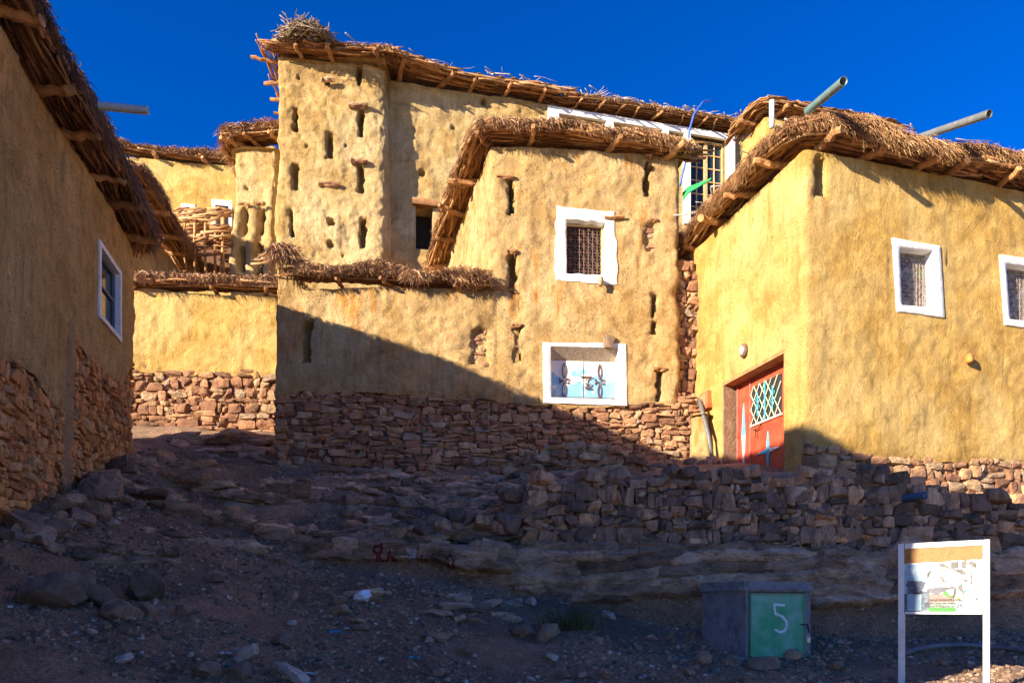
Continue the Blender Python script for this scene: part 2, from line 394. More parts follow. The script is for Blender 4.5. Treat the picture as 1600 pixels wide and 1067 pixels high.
def masonry(mb, W, u0, u1, zlo, zhi, ch=.2, sw=.34, dep=.12, off=-.05, seed=0, fill=True, tilt=.04, jit=.25, n=3, split=.2, rnds=.22, rough=.08, batter=0, gap=.97, prot=.02, zref=None, cuts=5):
    if fill: masonry(mb, W, u0, u1, zlo, zhi, ch * .52, sw * .45, dep * .7, off - .05, seed + 500, False, tilt * 2, .3, 2, 0, .15, rough, batter, 1.05, .012, zref, 4)
    rg = random.Random(seed); C = []; H = []; AX = []; R = []
    uu = np.linspace(u0, u1, 200); z = float(zlo(uu).min()); top = float(zhi(uu).max())
    while z < top:
        h = ch * rg.uniform(1 - jit * 1.4, 1 + jit * 1.4); u = u0 + rg.uniform(-.3, 0) * sw
        while u < u1:
            w = sw * rg.uniform(1 - jit * 1.8, 1 + jit * 1.9)
            uc = u + w / 2; zc = z + h / 2 + .05 * math.sin(uc * 1.7 + seed) + .035 * math.sin(uc * 4.3 + z * 2)
            if u0 <= uc <= u1 and zlo(uc) - h * .4 < zc < zhi(uc):
                pcs = [(uc, zc, w, h)]
                if rg.random() < split and h > ch * .8: 
                    f = rg.uniform(.35, .65); pcs = [(uc, zc - h * (1 - f) / 2, w, h * f), (uc, zc + h * f / 2, w, h * (1 - f))]
                elif rg.random() < split * .6: 
                    f = rg.uniform(.35, .65); pcs = [(uc - w * (1 - f) / 2, zc, w * f, h), (uc + w * f / 2, zc, w * (1 - f), h)]
                for a, b_, c_, d_ in pcs:
                    C.append((a, b_, off + rg.uniform(-prot, prot) - batter * (b_ - (zref or 0)))); H.append((c_ / 2 * gap * rg.uniform(.94, 1.04), dep * rg.uniform(.8, 1.1), d_ / 2 * gap * rg.uniform(.94, 1.06))); AX.append(rg.gauss(0, tilt)); R.append(rg.random())
            u += w
        z += h
    if not C: return mb
    C = np.array(C); H = np.array(H); a = np.array(AX); T, Nn, U = W.frame(C[:, 0]); pos = W.P(C[:, 0], C[:, 1], C[:, 2] - H[:, 1])
    ax = np.stack([T * np.cos(a)[:, None] + U * np.sin(a)[:, None], Nn, -T * np.sin(a)[:, None] + U * np.cos(a)[:, None]], 1)
    return stones(mb, pos, H, ax, n, np.array(R), rough, rnds, seed, cuts)

def quadbox(mb, W, u0, u1, z0, z1, offb, offf, rnd=.5):
    """box standing on a wall between two offsets"""
    V = np.array([W.P(u, z, o) for o in (offb, offf) for u in (u0, u1) for z in (z0, z1)])
    return mb.add(V, np.array([[0,1,3,2],[4,6,7,5],[0,4,5,1],[2,3,7,6],[0,2,6,4],[1,5,7,3]]), rnd)
def ring_frame(mb, W, outer, inner, proud=.03, depth=.25, jit=.01, seed=0, n=14):
    """plaster surround. outer / inner = four (u,z) corners: bl, br, tr, tl"""
    rg = np.random.default_rng(seed)
    def loop(c, j):
        pts = []
        for i in range(4):
            a = np.array(c[i]); b_ = np.array(c[(i + 1) % 4])
            for k in range(n):
                w = k / n; e = a + (b_ - a) * w
                pts.append(e + j * np.array([vn(P3(e[0] * 7, e[1] * 7, seed)), vn(P3(e[0] * 7, e[1] * 7, seed + 9))]))
        return np.array(pts)
    O = loop(outer, jit); Ii = loop(inner, jit * .6); m_ = 4 * n
    mid = (O + Ii) / 2
    rings = [W.P(O[:, 0], O[:, 1], -.02 + 0 * O[:, 0]), W.P(O[:, 0], O[:, 1], proud * .75 + 0 * O[:, 0]),
             W.P(O[:, 0] * .92 + mid[:, 0] * .08, O[:, 1] * .92 + mid[:, 1] * .08, proud + 0 * O[:, 0]),
             W.P(mid[:, 0], mid[:, 1], proud + .006 * rg.normal(size=m_)),
             W.P(Ii[:, 0] * .92 + mid[:, 0] * .08, Ii[:, 1] * .92 + mid[:, 1] * .08, proud + 0 * O[:, 0]),
             W.P(Ii[:, 0], Ii[:, 1], proud * .6 + 0 * O[:, 0]), W.P(Ii[:, 0], Ii[:, 1], -depth + 0 * O[:, 0])]
    V = np.concatenate(rings); F_ = []
    for r in range(len(rings) - 1):
        for i in range(m_): j = (i + 1) % m_; F_.append([r * m_ + i, r * m_ + j, (r + 1) * m_ + j, (r + 1) * m_ + i])
    mb.add(V, np.array(F_))

# ------------------------------------------------------------------ eaves
def eave(parent, path, over=.45, thick=.25, raf=.9, sticks=24, strands=500, seed=0, inner=.35, hang=.22, rr=.055, sr=(.012, .028), strawmat=None, stickmat=None, lumps=1.0, sw=.006, rafdrop=0.0, zgap=.0, skip_body=False, poke=.06, slab=0.0, strandsc=1.0, ends=True):
    """path = 3D points along the outer foot of the roof (top of the wall), outward side on the right hand"""
    rg = np.random.default_rng(seed); path = np.array(path, float)
    d = np.linalg.norm(np.diff(path, axis=0), axis=1); cu = np.concatenate([[0], np.cumsum(d)]); L = cu[-1]
    tt = np.diff(path[:, :2], axis=0); tt /= np.linalg.norm(tt, axis=1, keepdims=True); nn = np.stack([tt[:, 1], -tt[:, 0]], 1)
    def nrm(u):
        u = np.asarray(u, float); r = 0
        for du_ in (-.3, -.1, .1, .3):
            i = np.clip(np.searchsorted(cu, u + du_) - 1, 0, len(nn) - 1); r = r + nn[i]
        return r / np.linalg.norm(r, axis=-1, keepdims=True)
    def pos(u, o, h):
        u = np.asarray(u, float); c = np.stack([np.interp(u, cu, path[:, k]) for k in range(3)], -1); n = nrm(u)
        # mitre factor so that corners keep their overhang
        r = c.copy(); r = r + np.concatenate([n * np.asarray(o)[..., None] , np.zeros(n.shape[:-1] + (1,))], -1); r[..., 2] += h
        r[..., 2] += .05 * vn(P3(u * .7, seed, 0), 2) ; return r
    # rafters
    nr = max(2, int(L / raf)); ur = (np.arange(nr) + .5) / nr * L + rg.uniform(-.2, .2, nr) * raf
    for u in ur:
        mb = MB(); k = 11; w = np.linspace(-.45, over + poke * rg.uniform(.3, 1.5), k); r0 = rr * rg.uniform(.75, 1.25)
        lat = rg.uniform(-.12, .12); c = pos(np.clip(u + lat * w / over + .015 * rg.normal(size=k), 0, L), w, .03 + r0 - rafdrop * w + .012 * rg.normal(size=k))
        tube1(mb, c, r0 * np.linspace(1.1, .85, k) * rg.uniform(.84, 1.14, k), 7, rg.uniform(0, 1)); mb.build('rafter', M_LOG, parent)
    # brushwood laid along the wall
    z0 = .05 + rr * 1.7
    ns = int(sticks * L)
    if ns:
        mb = MB(); K = 6; ln = rg.uniform(.5, 1.7, ns); uc = rg.uniform(-.1, L + .1, ns); w = np.linspace(-.5, .5, K)
        o = rg.uniform(-.12, over, ns); h = z0 + rg.uniform(0, .09, ns); r = rg.uniform(*sr, ns); skew = rg.normal(0, .05, ns)
        uu = uc[:, None] + ln[:, None] * w; uu = np.clip(uu, -.0, L) 
        wob = np.cumsum(rg.normal(0, .014, (ns, K)), 1); wob2 = np.cumsum(rg.normal(0, .010, (ns, K)), 1)
        C = pos(uu, o[:, None] + skew[:, None] * w * 2 + wob, h[:, None] + wob2); 
        ext = np.where(uc[:, None] + ln[:, None] * w < 0, uc[:, None] + ln[:, None] * w, np.where(uc[:, None] + ln[:, None] * w > L, uc[:, None] + ln[:, None] * w - L, 0)) * .6
        C[..., :2] += ext[..., None] * np.where(ext[..., None] < 0, tt[0], tt[-1])
        tubes(mb, C, r[:, None] * np.linspace(1.1, .7, K), 5, rg.uniform(0, 1, ns)); mb.build('brushwood', stickmat or M_STICK, parent, True)
    # body of straw and mud
    zb = z0 + .07 + zgap
    if not skip_body:
        mb = MB(); nu = max(8, int(L / .03)); us = np.linspace(0, L, nu); ph = np.linspace(0, 1, 30)
        prof = []
        for q in ph:   # closed section, superellipse
            a = 2 * math.pi * q; prof.append((math.copysign(abs(math.cos(a)) ** .6, math.cos(a)), math.copysign(abs(math.sin(a)) ** .8, math.sin(a))))
        prof = np.array(prof); oc = (over - inner) / 2; ow = (over + inner) / 2
        U, Q = np.meshgrid(us, np.arange(len(ph)), indexing='ij')
        th = thick * (1 + .35 * lumps * vn(P3(us * 1.3, seed, 1), 8))[:, None]
        edge = np.ones(nu); 
        if ends: edge = np.minimum(sstep(-.02, .25, us), sstep(-.02, .25, L - us)) * .6 + .4
        C = pos(U, oc + ow * prof[Q, 0] * (.9 + .1 * edge[:, None]), zb + th / 2 + th / 2 * prof[Q, 1] * edge[:, None])
        dsp = lumps * (.05 * fbm(C * 3.1, 3, 51) + .035 * fbm(C * 11, 3, 61)); ctr = pos(U, oc + 0 * prof[Q, 0], zb + th / 2 + 0 * prof[Q, 1]); dirn = C - ctr; dirn /= np.linalg.norm(dirn, axis=-1, keepdims=True) + 1e-6
        C = C + dirn * dsp[..., None]; n, m_ = U.shape; I = np.arange(n * m_).reshape(n, m_)
        mb.add(C.reshape(-1, 3), [np.stack([I[:-1, :-1], I[1:, :-1], I[1:, 1:], I[:-1, 1:]], -1).reshape(-1, 4), I[0, ::-1][None], I[-1][None]], (.30 + .25 * vn(C * 4, 3)).ravel())
        mb.build('thatch_bed', strawmat or M_STRAW, parent, True)
    # loose straw on top and hanging over the edge
    nst = int(strands * L)
    if nst:
        mb = MB(); u = rg.uniform(0, L, nst); cl = .5 + .5 * vn(P3(u * 2.3, seed, 7), 4)
        top = rg.uniform(0, 1, nst) < .35
        o = np.where(top, rg.uniform(-inner * .6, over, nst), over + rg.normal(0, .03, nst)); th = thick * (1 + .35 * lumps * vn(P3(u * 1.3, seed, 1), 8))
        h = np.where(top, zb + th + rg.normal(0, .015, nst), zb + th * rg.uniform(0, 1, nst))
        ln = strandsc * np.where(top, rg.uniform(.03, .10, nst), hang * rg.uniform(.25, 1.0, nst) * (.35 + 1.2 * cl))
        n2 = nrm(u); tn = np.stack([-n2[:, 1], n2[:, 0]], 1); out = np.where(top, rg.uniform(-.6, 1, nst), rg.uniform(.05, .75, nst)); lat = rg.normal(0, .5, nst); dz = np.where(top, rg.uniform(-.15, .55, nst), -rg.uniform(.2, 1.1, nst))
        D = np.concatenate([n2 * out[:, None] + tn * lat[:, None], dz[:, None]], 1); D /= np.linalg.norm(D, axis=1, keepdims=True) + 1e-6
        p0 = pos(u, o, h); w = np.array([0, .5, 1.0]); C = p0[:, None] + D[:, None] * (ln[:, None] * w)[..., None]; C[..., 2] -= (.35 * ln[:, None] * w * w) * np.where(top, .6, .8)[:, None]
        C += np.cumsum(rg.normal(0, .006, C.shape), 1)
        tubes(mb, C, sw * rg.uniform(.6, 1.3, nst)[:, None] * np.array([1, .8, .25]), 3, np.clip(rg.normal(.42, .20, nst) + .12 * top + .45 * (cl - .5) + .25 * vn(P3(u * 6, o * 8, h * 8), 5), 0, 1), caps=False)
        mb.build('straw_fringe', strawmat or M_STRAW, parent)
    if slab:
        mb = MB(); nu = max(4, int(L / .15)); us = np.linspace(0, L, nu); rows = [pos(us, -inner, zb), pos(us, over - .03, zb + .01), pos(us, over - .01, zb + slab), pos(us, -inner, zb + slab)]
        V = np.concatenate(rows) + .012 * vn(np.concatenate(rows) * 5)[:, None]; mb.add(V, np.array([[r * nu + i, r * nu + i + 1, ((r + 1) % 4) * nu + i + 1, ((r + 1) % 4) * nu + i] for r in range(4) for i in range(nu - 1)] + [[0, nu, 2 * nu, 3 * nu], [nu - 1, 4 * nu - 1, 3 * nu - 1, 2 * nu - 1]])); mb.build('mud_layer', M_PLL, parent)
    return pos, L
def lay(W, a, b_, z, n=8, off=0.0, seq=None):
    us = np.linspace(a, b_, n); return W.P(us, z if np.ndim(z) else z, off)

# ------------------------------------------------------------------ ground
GX = np.array([-300, -40, -12, -7, -5.5, -4, -2, -.15, .15, 2, 4, 5, 6.5, 9, 14, 40, 300])
GR = {
 -300: [-8] * 17, -30: [-3, -1, 0, 0, 0, 0, 0, 0, 0, 0, 0, 0, 0, -.3, -.6, -3, -8], 0: [0, 0, .5, .5, .5, .3, .1, 0, 0, 0, .05, .05, .05, .1, .1, 0, -5],
 5: [3, 3, 2.2, 1.9, 1.75, 1.25, .8, .62, .62, .70, .76, .78, .86, .9, .9, .8, -3],
 7: [3, 3, 2.7, 2.5, 2.35, 1.72, 1.2, .95, .92, .93, .92, .96, 1.03, 1.1, 1.1, 1, -3],
 8: [3, 3, 3.0, 2.85, 2.62, 2.02, 1.52, 1.33, 1.28, 1.05, 1.0, 1.04, 1.12, 1.2, 1.2, 1, -3],
 9.0: [3, 3, 3.2, 3.1, 2.95, 2.42, 1.95, 1.72, 1.65, 1.30, 1.2, 1.22, 1.25, 1.3, 1.2, 1.2, -2],
 9.5: [3, 3, 3.3, 3.25, 3.1, 2.58, 2.1, 1.85, 1.75, 1.35, 1.2, 1.2, 1.25, 1.3, 1.3, 1.3, -2],
 9.8: [3, 3, 3.4, 3.35, 3.2, 2.68, 2.45, 2.45, 2.4, 2.4, 2.4, 2.4, 2.4, 2.4, 2.4, 2, -2],
 10.0: [3, 3, 3.5, 3.42, 3.28, 2.75, 2.55, 2.58, 3.0, 3.3, 3.35, 3.3, 2.75, 2.6, 2.5, 2, -1],
 10.2: [3, 3, 3.6, 3.5, 3.35, 2.82, 2.62, 2.65, 3.30, 3.42, 3.46, 3.4, 2.9, 2.75, 2.6, 2, -1],
 11.5: [3.5, 3.5, 4.1, 4.0, 3.75, 3.35, 3.22, 3.3, 3.5, 3.62, 3.68, 3.68, 3.15, 3.0, 2.9, 2, 0],
 13: [4, 4, 4.5, 4.4, 4.1, 3.95, 3.85, 3.85, 3.9, 4.0, 4.15, 4.1, 3.6, 3.3, 3.2, 2.5, 0],
 14: [4, 4, 4.9, 4.8, 4.55, 4.35, 4.2, 4.2, 4.25, 4.3, 4.35, 4.4, 4.1, 3.7, 3.5, 2.5, 0],
 16: [4.5, 5, 5.7, 5.5, 5.4, 5.3, 5.1, 5, 5, 5, 5, 5, 5, 5, 4.5, 3, 0],
 19: [5, 6, 6.6, 6.5, 6.5, 6.4, 6.3, 6.3, 6.3, 6.3, 6.3, 6.3, 6.3, 6, 6, 4, 0],
 26: [6, 8, 8.5, 8.5, 8.5, 8.5, 8.5, 8.5, 8.5, 8.5, 8.5, 8.5, 8, 8, 8, 5, 1],
 40: [6, 9, 9, 9, 9, 9, 9, 9, 9, 9, 9, 9, 9, 9, 9, 7, 2], 300: [2] * 17}
GY = np.array(sorted(GR)); GZ = np.array([GR[y] for y in GY], float)
def g0(x, y):
    x = np.clip(np.asarray(x, float), -300, 300); y = np.clip(np.asarray(y, float), -300, 300); x, y = np.broadcast_arrays(x, y)
    i = np.clip(np.searchsorted(GX, x) - 1, 0, len(GX) - 2); j = np.clip(np.searchsorted(GY, y) - 1, 0, len(GY) - 2)
    a = (x - GX[i]) / (GX[i + 1] - GX[i]); c = (y - GY[j]) / (GY[j + 1] - GY[j]); a = a * a * (3 - 2 * a) * .5 + a * .5
    return (GZ[j, i] * (1 - a) + GZ[j, i + 1] * a) * (1 - c) + (GZ[j + 1, i] * (1 - a) + GZ[j + 1, i + 1] * a) * c
def gz(x, y):
    x = np.asarray(x, float); y = np.asarray(y, float); z = g0(x, y); near = sstep(25, 14, np.hypot(x, y - 8))
    P = P3(x, y, 0); z = z + near * (.045 * fbm(P * 1.1, 3, 71) + .02 * fbm(P * 5, 3, 72)) + (1 - near) * .6 * fbm(P * .05, 3, 73) * sstep(30, 90, np.hypot(x, y))
    # rock steps climbing to the houses
    m_ = sstep(9.9, 10.3, y) * (1 - sstep(15.2, 16, y)) * sstep(-7.5, -6.5, x) * (1 - sstep(.3, 1.0, x + .4 * (y - 12.2)))
    q = z + .12 * fbm(P * np.array([.7, .9, 1]), 3, 75); st = .24; k = np.floor(q / st); f = q / st - k
    zt = (k + sstep(.62, .98, f)) * st + .05 * f
    m2 = sstep(8.6, 9.0, y) * (1 - sstep(9.3, 9.6, y)) * 0
    return z + (zt - q + 0) * np.clip(m_ + m2, 0, 1) * .9
xs = np.unique(np.concatenate([np.linspace(-300, -40, 14), np.linspace(-40, -8, 30), np.arange(-8, 10, .045), np.linspace(10, 40, 26), np.linspace(40, 300, 14)]))
ys = np.unique(np.concatenate([np.linspace(-300, -30, 14), np.linspace(-30, 5, 50), np.arange(5, 16.2, .04), np.linspace(16.2, 40, 30), np.linspace(40, 300, 14)]))
X, Y = np.meshgrid(xs, ys, indexing='ij'); I = np.arange(X.size).reshape(X.shape)
mb = MB(); mb.add(P3(X, Y, gz(X, Y)).reshape(-1, 3), np.stack([I[:-1, :-1], I[1:, :-1], I[1:, 1:], I[:-1, 1:]], -1).reshape(-1, 4))
g = mb.build('ground', M_DIRT, None, True); props(g, kind='structure')

# rock ledges
def ledge(path, zb, zt, label, seed=0, amp=.16, back=.7, mat=None, freq=7, lean=.10, massive=.0, paintf=None, du=.03):
    W = Wall(path, False, .3, seed); us = np.arange(0, W.L, du); n = len(us); zbv = np.interp(us, [0, W.L], zb) if np.ndim(zb) else np.full(n, zb); ztv = np.interp(us, np.linspace(0, W.L, len(zt)), zt) if np.ndim(zt) else np.full(n, zt)
    ztv = ztv + .05 * fbm(P3(us * 1.7, seed, 3), 3, 5) + .03 * np.round(2 * vn(P3(us * 3.3, seed, 9), 6)); H = float((ztv - zbv).max()); nv = max(10, int(H / .014)); v = np.linspace(0, 1, nv); ntop = 16
    Uq = us[:, None] + 0 * v; Z = zbv[:, None] + (ztv - zbv)[:, None] * v; B = W.P(Uq, Z, 0.0 * Z)
    # broken beds: every bed has its own set-back, cut across by joints
    zz = Z + .16 * fbm(P3(Uq * .45, Z * .5, seed), 3, 81) + .02 * fbm(P3(Uq * 5, Z * 6, seed), 2, 88)
    bed = zz * freq + .5 * vn(P3(zz * 3, seed, 1), 80); kb = np.floor(bed); fb = bed - kb
    jx = Uq * (1.7 + 1.3 * _h(kb.astype(np.int64), 3, 7, seed)) + _h(kb.astype(np.int64), 5, 1, seed) * 9 + .25 * vn(P3(Uq * 4, zz * 9, seed), 87); kj = np.floor(jx); fj = jx - kj
    blk = _h(kb.astype(np.int64), kj.astype(np.int64), 11, seed) * 2 - 1
    rim = np.minimum(np.minimum(fb, 1 - fb) * 3.2, 1) ** .6 * np.minimum(np.minimum(fj, 1 - fj) * 7 + .35, 1)
    d = amp * (.75 * blk * .8 + .9 * (rim - 1)) + .045 * fbm(B * 2.2, 3, 89) + .028 * fbm(B * 9, 4, 85) * (1 + 0 * v) - lean * v
    if massive:
        up = sstep(.50, .60, v + .12 * vn(P3(us * 1.1, seed, 4), 90)[:, None]); d = d * (1 - .72 * up) + up * (.10 + .07 * fbm(B * 1.4, 3, 91) + .03 * fbm(B * 7, 3, 92)) * massive - (1 - up) * .14 * massive
    d = d - .05 * sstep(.93, 1, v)
    B = B + np.concatenate([W.nrm(Uq) * d[..., None], np.zeros(d.shape + (1,))], -1); B[..., 2] += .012 * fbm(B * 13, 2, 93)
    tops = []
    for k in range(1, ntop + 1):
        w = (k / ntop) ** 1.3 * back; o = d[:, -1] - w; p = W.P(us, ztv, o); p[:, 2] += .05 * fbm(p * 4, 4, 86) + .02 - .14 * (k / ntop) ** 2; tops.append(p)
    V = np.concatenate([B, np.stack(tops, 1)], 1); m_ = V.shape[1]; I = np.arange(n * m_).reshape(n, m_)
    A = np.concatenate([.15 + .15 * blk, np.repeat((.15 + .15 * blk)[:, -1:], ntop, 1)], 1)
    if paintf is not None: A[:, :nv] = np.where(paintf(W, Uq, Z) > 0, paintf(W, Uq, Z), A[:, :nv])
    mb = MB(); mb.add(V.reshape(-1, 3), np.stack([I[:-1, :-1], I[1:, :-1], I[1:, 1:], I[:-1, 1:]], -1).reshape(-1, 4), A.ravel())
    o = mb.build('rock_ledge', mat or M_ROCK, None, False); props(o, kind='structure'); return W
def graffiti(W, U, Z):
    def sd(pts, w):
        h = [W.hit(1 if p[0] < 650 else 1, *p) for p in pts]; best = np.full(U.shape, 9.)
        for (a, b_), (c, e) in zip(h[:-1], h[1:]):
            dx, dz = c - a, e - b_; L = dx * dx + dz * dz + 1e-9; t_ = np.clip(((U - a) * dx + (Z - b_) * dz) / L, 0, 1); best = np.minimum(best, np.hypot(U - a - t_ * dx, Z - b_ - t_ * dz))
        return best + .012 * vn(P3(U * 30, Z * 30, 1), 3) < w
    A = np.zeros(U.shape)
    for pts in (((597, 852), (587, 853), (585, 860), (592, 868), (597, 878), (594, 886), (588, 884), (589, 874), (596, 862), (598, 853)), ((610, 862), (606, 872), (602, 880), (616, 881)), ((612, 870), (617, 878), (617, 892))): A = np.where(sd(pts, .026), .5, A)
    for pts in (((660, 884), (660, 868), (668, 867), (667, 875), (661, 876)), ((704, 867), (698, 874), (700, 886), (707, 887), (709, 876), (704, 867))): A = np.where(sd(pts, .012), .5, A)
    for pts in (((640, 860), (645, 866), (641, 874), (640, 892)), ((648, 862), (646, 874), (649, 893)), ((639, 893), (650, 895))): A = np.where(sd(pts, .034), 1.0, A)
    return A
LW1 = ledge([(-.25, 10.2), (-.12, 9.62), (2.5, 9.45), (4.5, 9.48), (9.5, 9.5)], .9, [2.42, 2.45, 2.40, 2.38, 2.35, 2.3], '', 3, .13, massive=1.0)
LW2 = ledge([(-3.9, 9.95), (-2.6, 9.55), (-.0, 9.45), (.1, 9.9)], [2.2, 1.5], [2.46, 2.5, 2.46, 2.42], '', 5, .06, massive=.7, paintf=graffiti, du=.015)
for i, (pth, zb_, zt_) in enumerate([
    ([(-3.6, 10.7), (-2.2, 10.35), (-.6, 10.4), (.2, 10.7)], 2.5, [2.92, 2.95, 2.9]),
    ([(-5.4, 11.2), (-3.8, 11.0), (-2.2, 11.05), (-.2, 11.2), (.6, 11.6)], 2.9, [3.35, 3.32, 3.32, 3.4]),
    ([(-5.6, 12.1), (-4.4, 11.95), (-2.6, 11.85), (-.9, 12.0), (.9, 12.3)], 3.2, [3.68, 3.62, 3.66, 3.72]),
    ([(-5.2, 12.95), (-3.8, 12.7), (-1.4, 12.75), (.2, 12.9), (1.5, 12.9)], 3.5, [3.92, 3.9, 3.9, 3.95]),
    ([(-6.2, 14.1), (-5.6, 13.7), (-4.6, 13.8)], 4.0, [4.65, 4.6]),
    ([(-6.6, 15.1), (-5.8, 14.7), (-4.8, 14.9)], 4.4, [5.1, 5.05])]):
    ledge(pth, zb_, zt_, '', 20 + i, .10, .8)
def slabs(n, xr, yr, seed, smin=.06, smax=.26):
    rg = np.random.default_rng(seed); x = rg.uniform(*xr, n); y = rg.uniform(*yr, n); k = (x > -3.5 - .226 * y + .1) & ((x < .2) | (y > 12.2)) & (fbm(P3(x * .7, y * 1.5, seed), 3, 7) > -.15); x, y = x[k], y[k]; n = len(x)
    a = smin + (smax - smin) * rg.uniform(0, 1, n) ** 2.2; mb = MB()
    stones(mb, P3(x, y, gz(x, y) + .01), np.stack([a * rg.uniform(1, 1.8, n), a * rg.uniform(.7, 1.1, n), a * rg.uniform(.25, .5, n)], 1), rotax(rg.normal(0, .35, n), rg.normal(0, .14, n), rg.normal(-.1, .16, n)), 4, rg.uniform(0, .3, n), .12, .25, seed, 6)
    o = mb.build('rock_outcrop', M_ROCK, None, False); props(o, kind='structure')
slabs(2600, (-6.6, 1.6), (9.9, 13.6), 90); slabs(260, (-6.8, -4.6), (13.2, 15.6), 91); slabs(120, (-5.5, 0), (7.6, 9.6), 92, .05, .16)
ledge([(-5.2, 7.4), (-4.3, 7.75), (-3.7, 8.3)], 1.6, [2.3, 2.25, 2.2], '', 40, .10, .6)
ledge([(-4.9, 8.9), (-4.0, 9.0), (-3.0, 9.1)], 2.0, [2.62, 2.55, 2.4], '', 41, .08, .6)

# ------------------------------------------------------------------ windows helpers
def grille_S(mb, W, u0, u1, z0, z1, off, nc, nr, r=.006, rows_gap=.12):
    cw = (u1 - u0) / nc; rh = (z1 - z0) / nr; C = []
    T, Nn, Uv = W.frame((u0 + u1) / 2)
    for i in range(nc):
        for j in range(nr):
            uc = u0 + (i + .5) * cw; zc = z0 + (j + .5) * rh; a = cw * .36; b_ = rh * .43; th = np.linspace(0, 1, 13); sg = 1 if (i + j) % 2 else -1
            x = sg * a * np.sin(th * 2 * math.pi) * 1.0; y = b_ * np.cos(th * math.pi); C.append(W.P(uc + x, zc + y, off + 0 * x))
    tubes(mb, np.array(C), r, 4, .6)
    bars = [W.P(np.array([u0 + i * cw] * 3), np.linspace(z0, z1, 3), off + 0 * np.ones(3)) for i in range(nc + 1)] + [W.P(np.linspace(u0, u1, 3), np.array([z0 + j * rh] * 3), off + np.zeros(3)) for j in range(nr + 1)]
    tubes(mb, np.array(bars), r * 1.15, 4, .5)
def wrect(W, seg, px0, py0, px1, py1, px2, py2, px3, py3): return [W.hit(seg, px0, py0), W.hit(seg, px1, py1), W.hit(seg, px2, py2), W.hit(seg, px3, py3)]
def sl_(W, seg, px0, px1, py0, py1, dep=.2, kind='slit'):
    a = W.hit(seg, px0, py0); c = W.hit(seg, px1, py1); return (kind, a[0], c[0], c[1], a[1], dep)
def lintel(W, seg, px0, px1, py, parent, th=.05, out=.10, name='lintel', mat=None):
    a = W.hit(seg, px0, py); c = W.hit(seg, px1, py); mb = MB(); k = 5; uu = np.linspace(a[0], c[0], k); z = np.linspace(a[1], c[1], k)
    for j in range(2):
        tube1(mb, W.P(uu, z + .01 * RNG.normal(size=k) + .02 * j, out * .10 + .02 * j + .012 * RNG.normal(size=k)), th * .55 * RNG.uniform(.8, 1.1, k), 6, RNG.uniform(0, 1))
    return mb.build(name, mat or M_LOG, parent)

# ================================================================== LEFT HOUSE
H1 = Wall([(-3.76, .93), (-6.37, 12.45), (-12.2, 11.1), (-9.35, -1.6)], True, .10, 1)
h1 = thing('mud_house', 'ochre mud house in shade at the left edge, one blue framed window over orange stones', 'house', (-6.5, 6, 2.3))
z1 = 7.6
plb = H1.poly(0, [(-200, 700), (0, 560), (45, 580), (60, 590), (95, 640), (112, 655), (118, 535), (150, 565), (193, 612), (207, 585), (213, 575)])
zl1 = lambda u: np.where(np.asarray(u) < H1.hit(0, 213, 0)[0] + .2, plb(u), 3.0)
ua = H1.hit(0, -60, 500)[0]; ub = H1.hit(0, 216, 500)[0]
mb = MB(); win = [H1.hit(0, 153, 497), H1.hit(0, 187.5, 533), H1.hit(0, 187.5, 425), H1.hit(0, 153, 374)]
wu0, wu1 = win[0][0], win[1][0]; wz0, wz1 = (win[0][1] + win[1][1]) / 2, (win[2][1] + win[3][1]) / 2
wallmesh(mb, H1, 0, H1.L, zl1, const(z1), .045, .045, fine=[(ua, ub + .6)], feats=[('box', wu0 + .05, wu1 - .05, wz0 + .05, wz1 - .05, .16), ('slit', H1.hit(0, 100, 300)[0], H1.hit(0, 104, 300)[0], 7.0, 7.4, .12)], ragged=.06, seed=1, amp=.8)
cap(mb, H1, z1 - .02); mb.build('plaster_wall', M_PLL, h1, True)
mb = MB(); masonry(mb, H1, max(.1, ua - 4.5), ub + .0, const(1.6), lambda u: zl1(u) + .1, .13, .185, .12, -.015, 11, True, .18, .30, 4, .3, .22, .10, prot=.025, gap=1.0); mb.build('stone_base', M_STL, h1)
mb = MB(); wallmesh(mb, H1, 0, H1.L, const(0), lambda u: zl1(u) + .25, .3, .3, off0=-.10, amp=.3); mb.build('base_mortar', M_MORTAR, h1, True)
mb = MB(); u_ = H1.hit(0, 106, 600)[0]; n = 26; zz = np.linspace(3.0, 5.25, n)      # smear of mud running down over the stones
for k in range(4):
    pass
Uq, Zq = np.meshgrid(np.linspace(-1, 1, 9), zz, indexing='ij'); wd = (.13 + .05 * np.sin(Zq * 2.1) + .05 * fbm(P3(Uq * 0, Zq * 4, 2), 2)) * (1 - .35 * (5.25 - Zq) / 2.3)
V = H1.P(u_ + Uq * wd + .05 * np.sin(Zq * 1.7), Zq, .085 * (1 - Uq ** 2) - .045 + .035 * fbm(P3(Uq * 2, Zq * 5, 1), 3)); I = np.arange(V[..., 0].size).reshape(9, n)
mb.add(V.reshape(-1, 3), np.stack([I[:-1, :-1], I[1:, :-1], I[1:, 1:], I[:-1, 1:]], -1).reshape(-1, 4)); mb.build('mud_rib', paint('brown_mud', (.46, .26, .12), (.34, .18, .08), .95, 5, bs=6), h1, True)
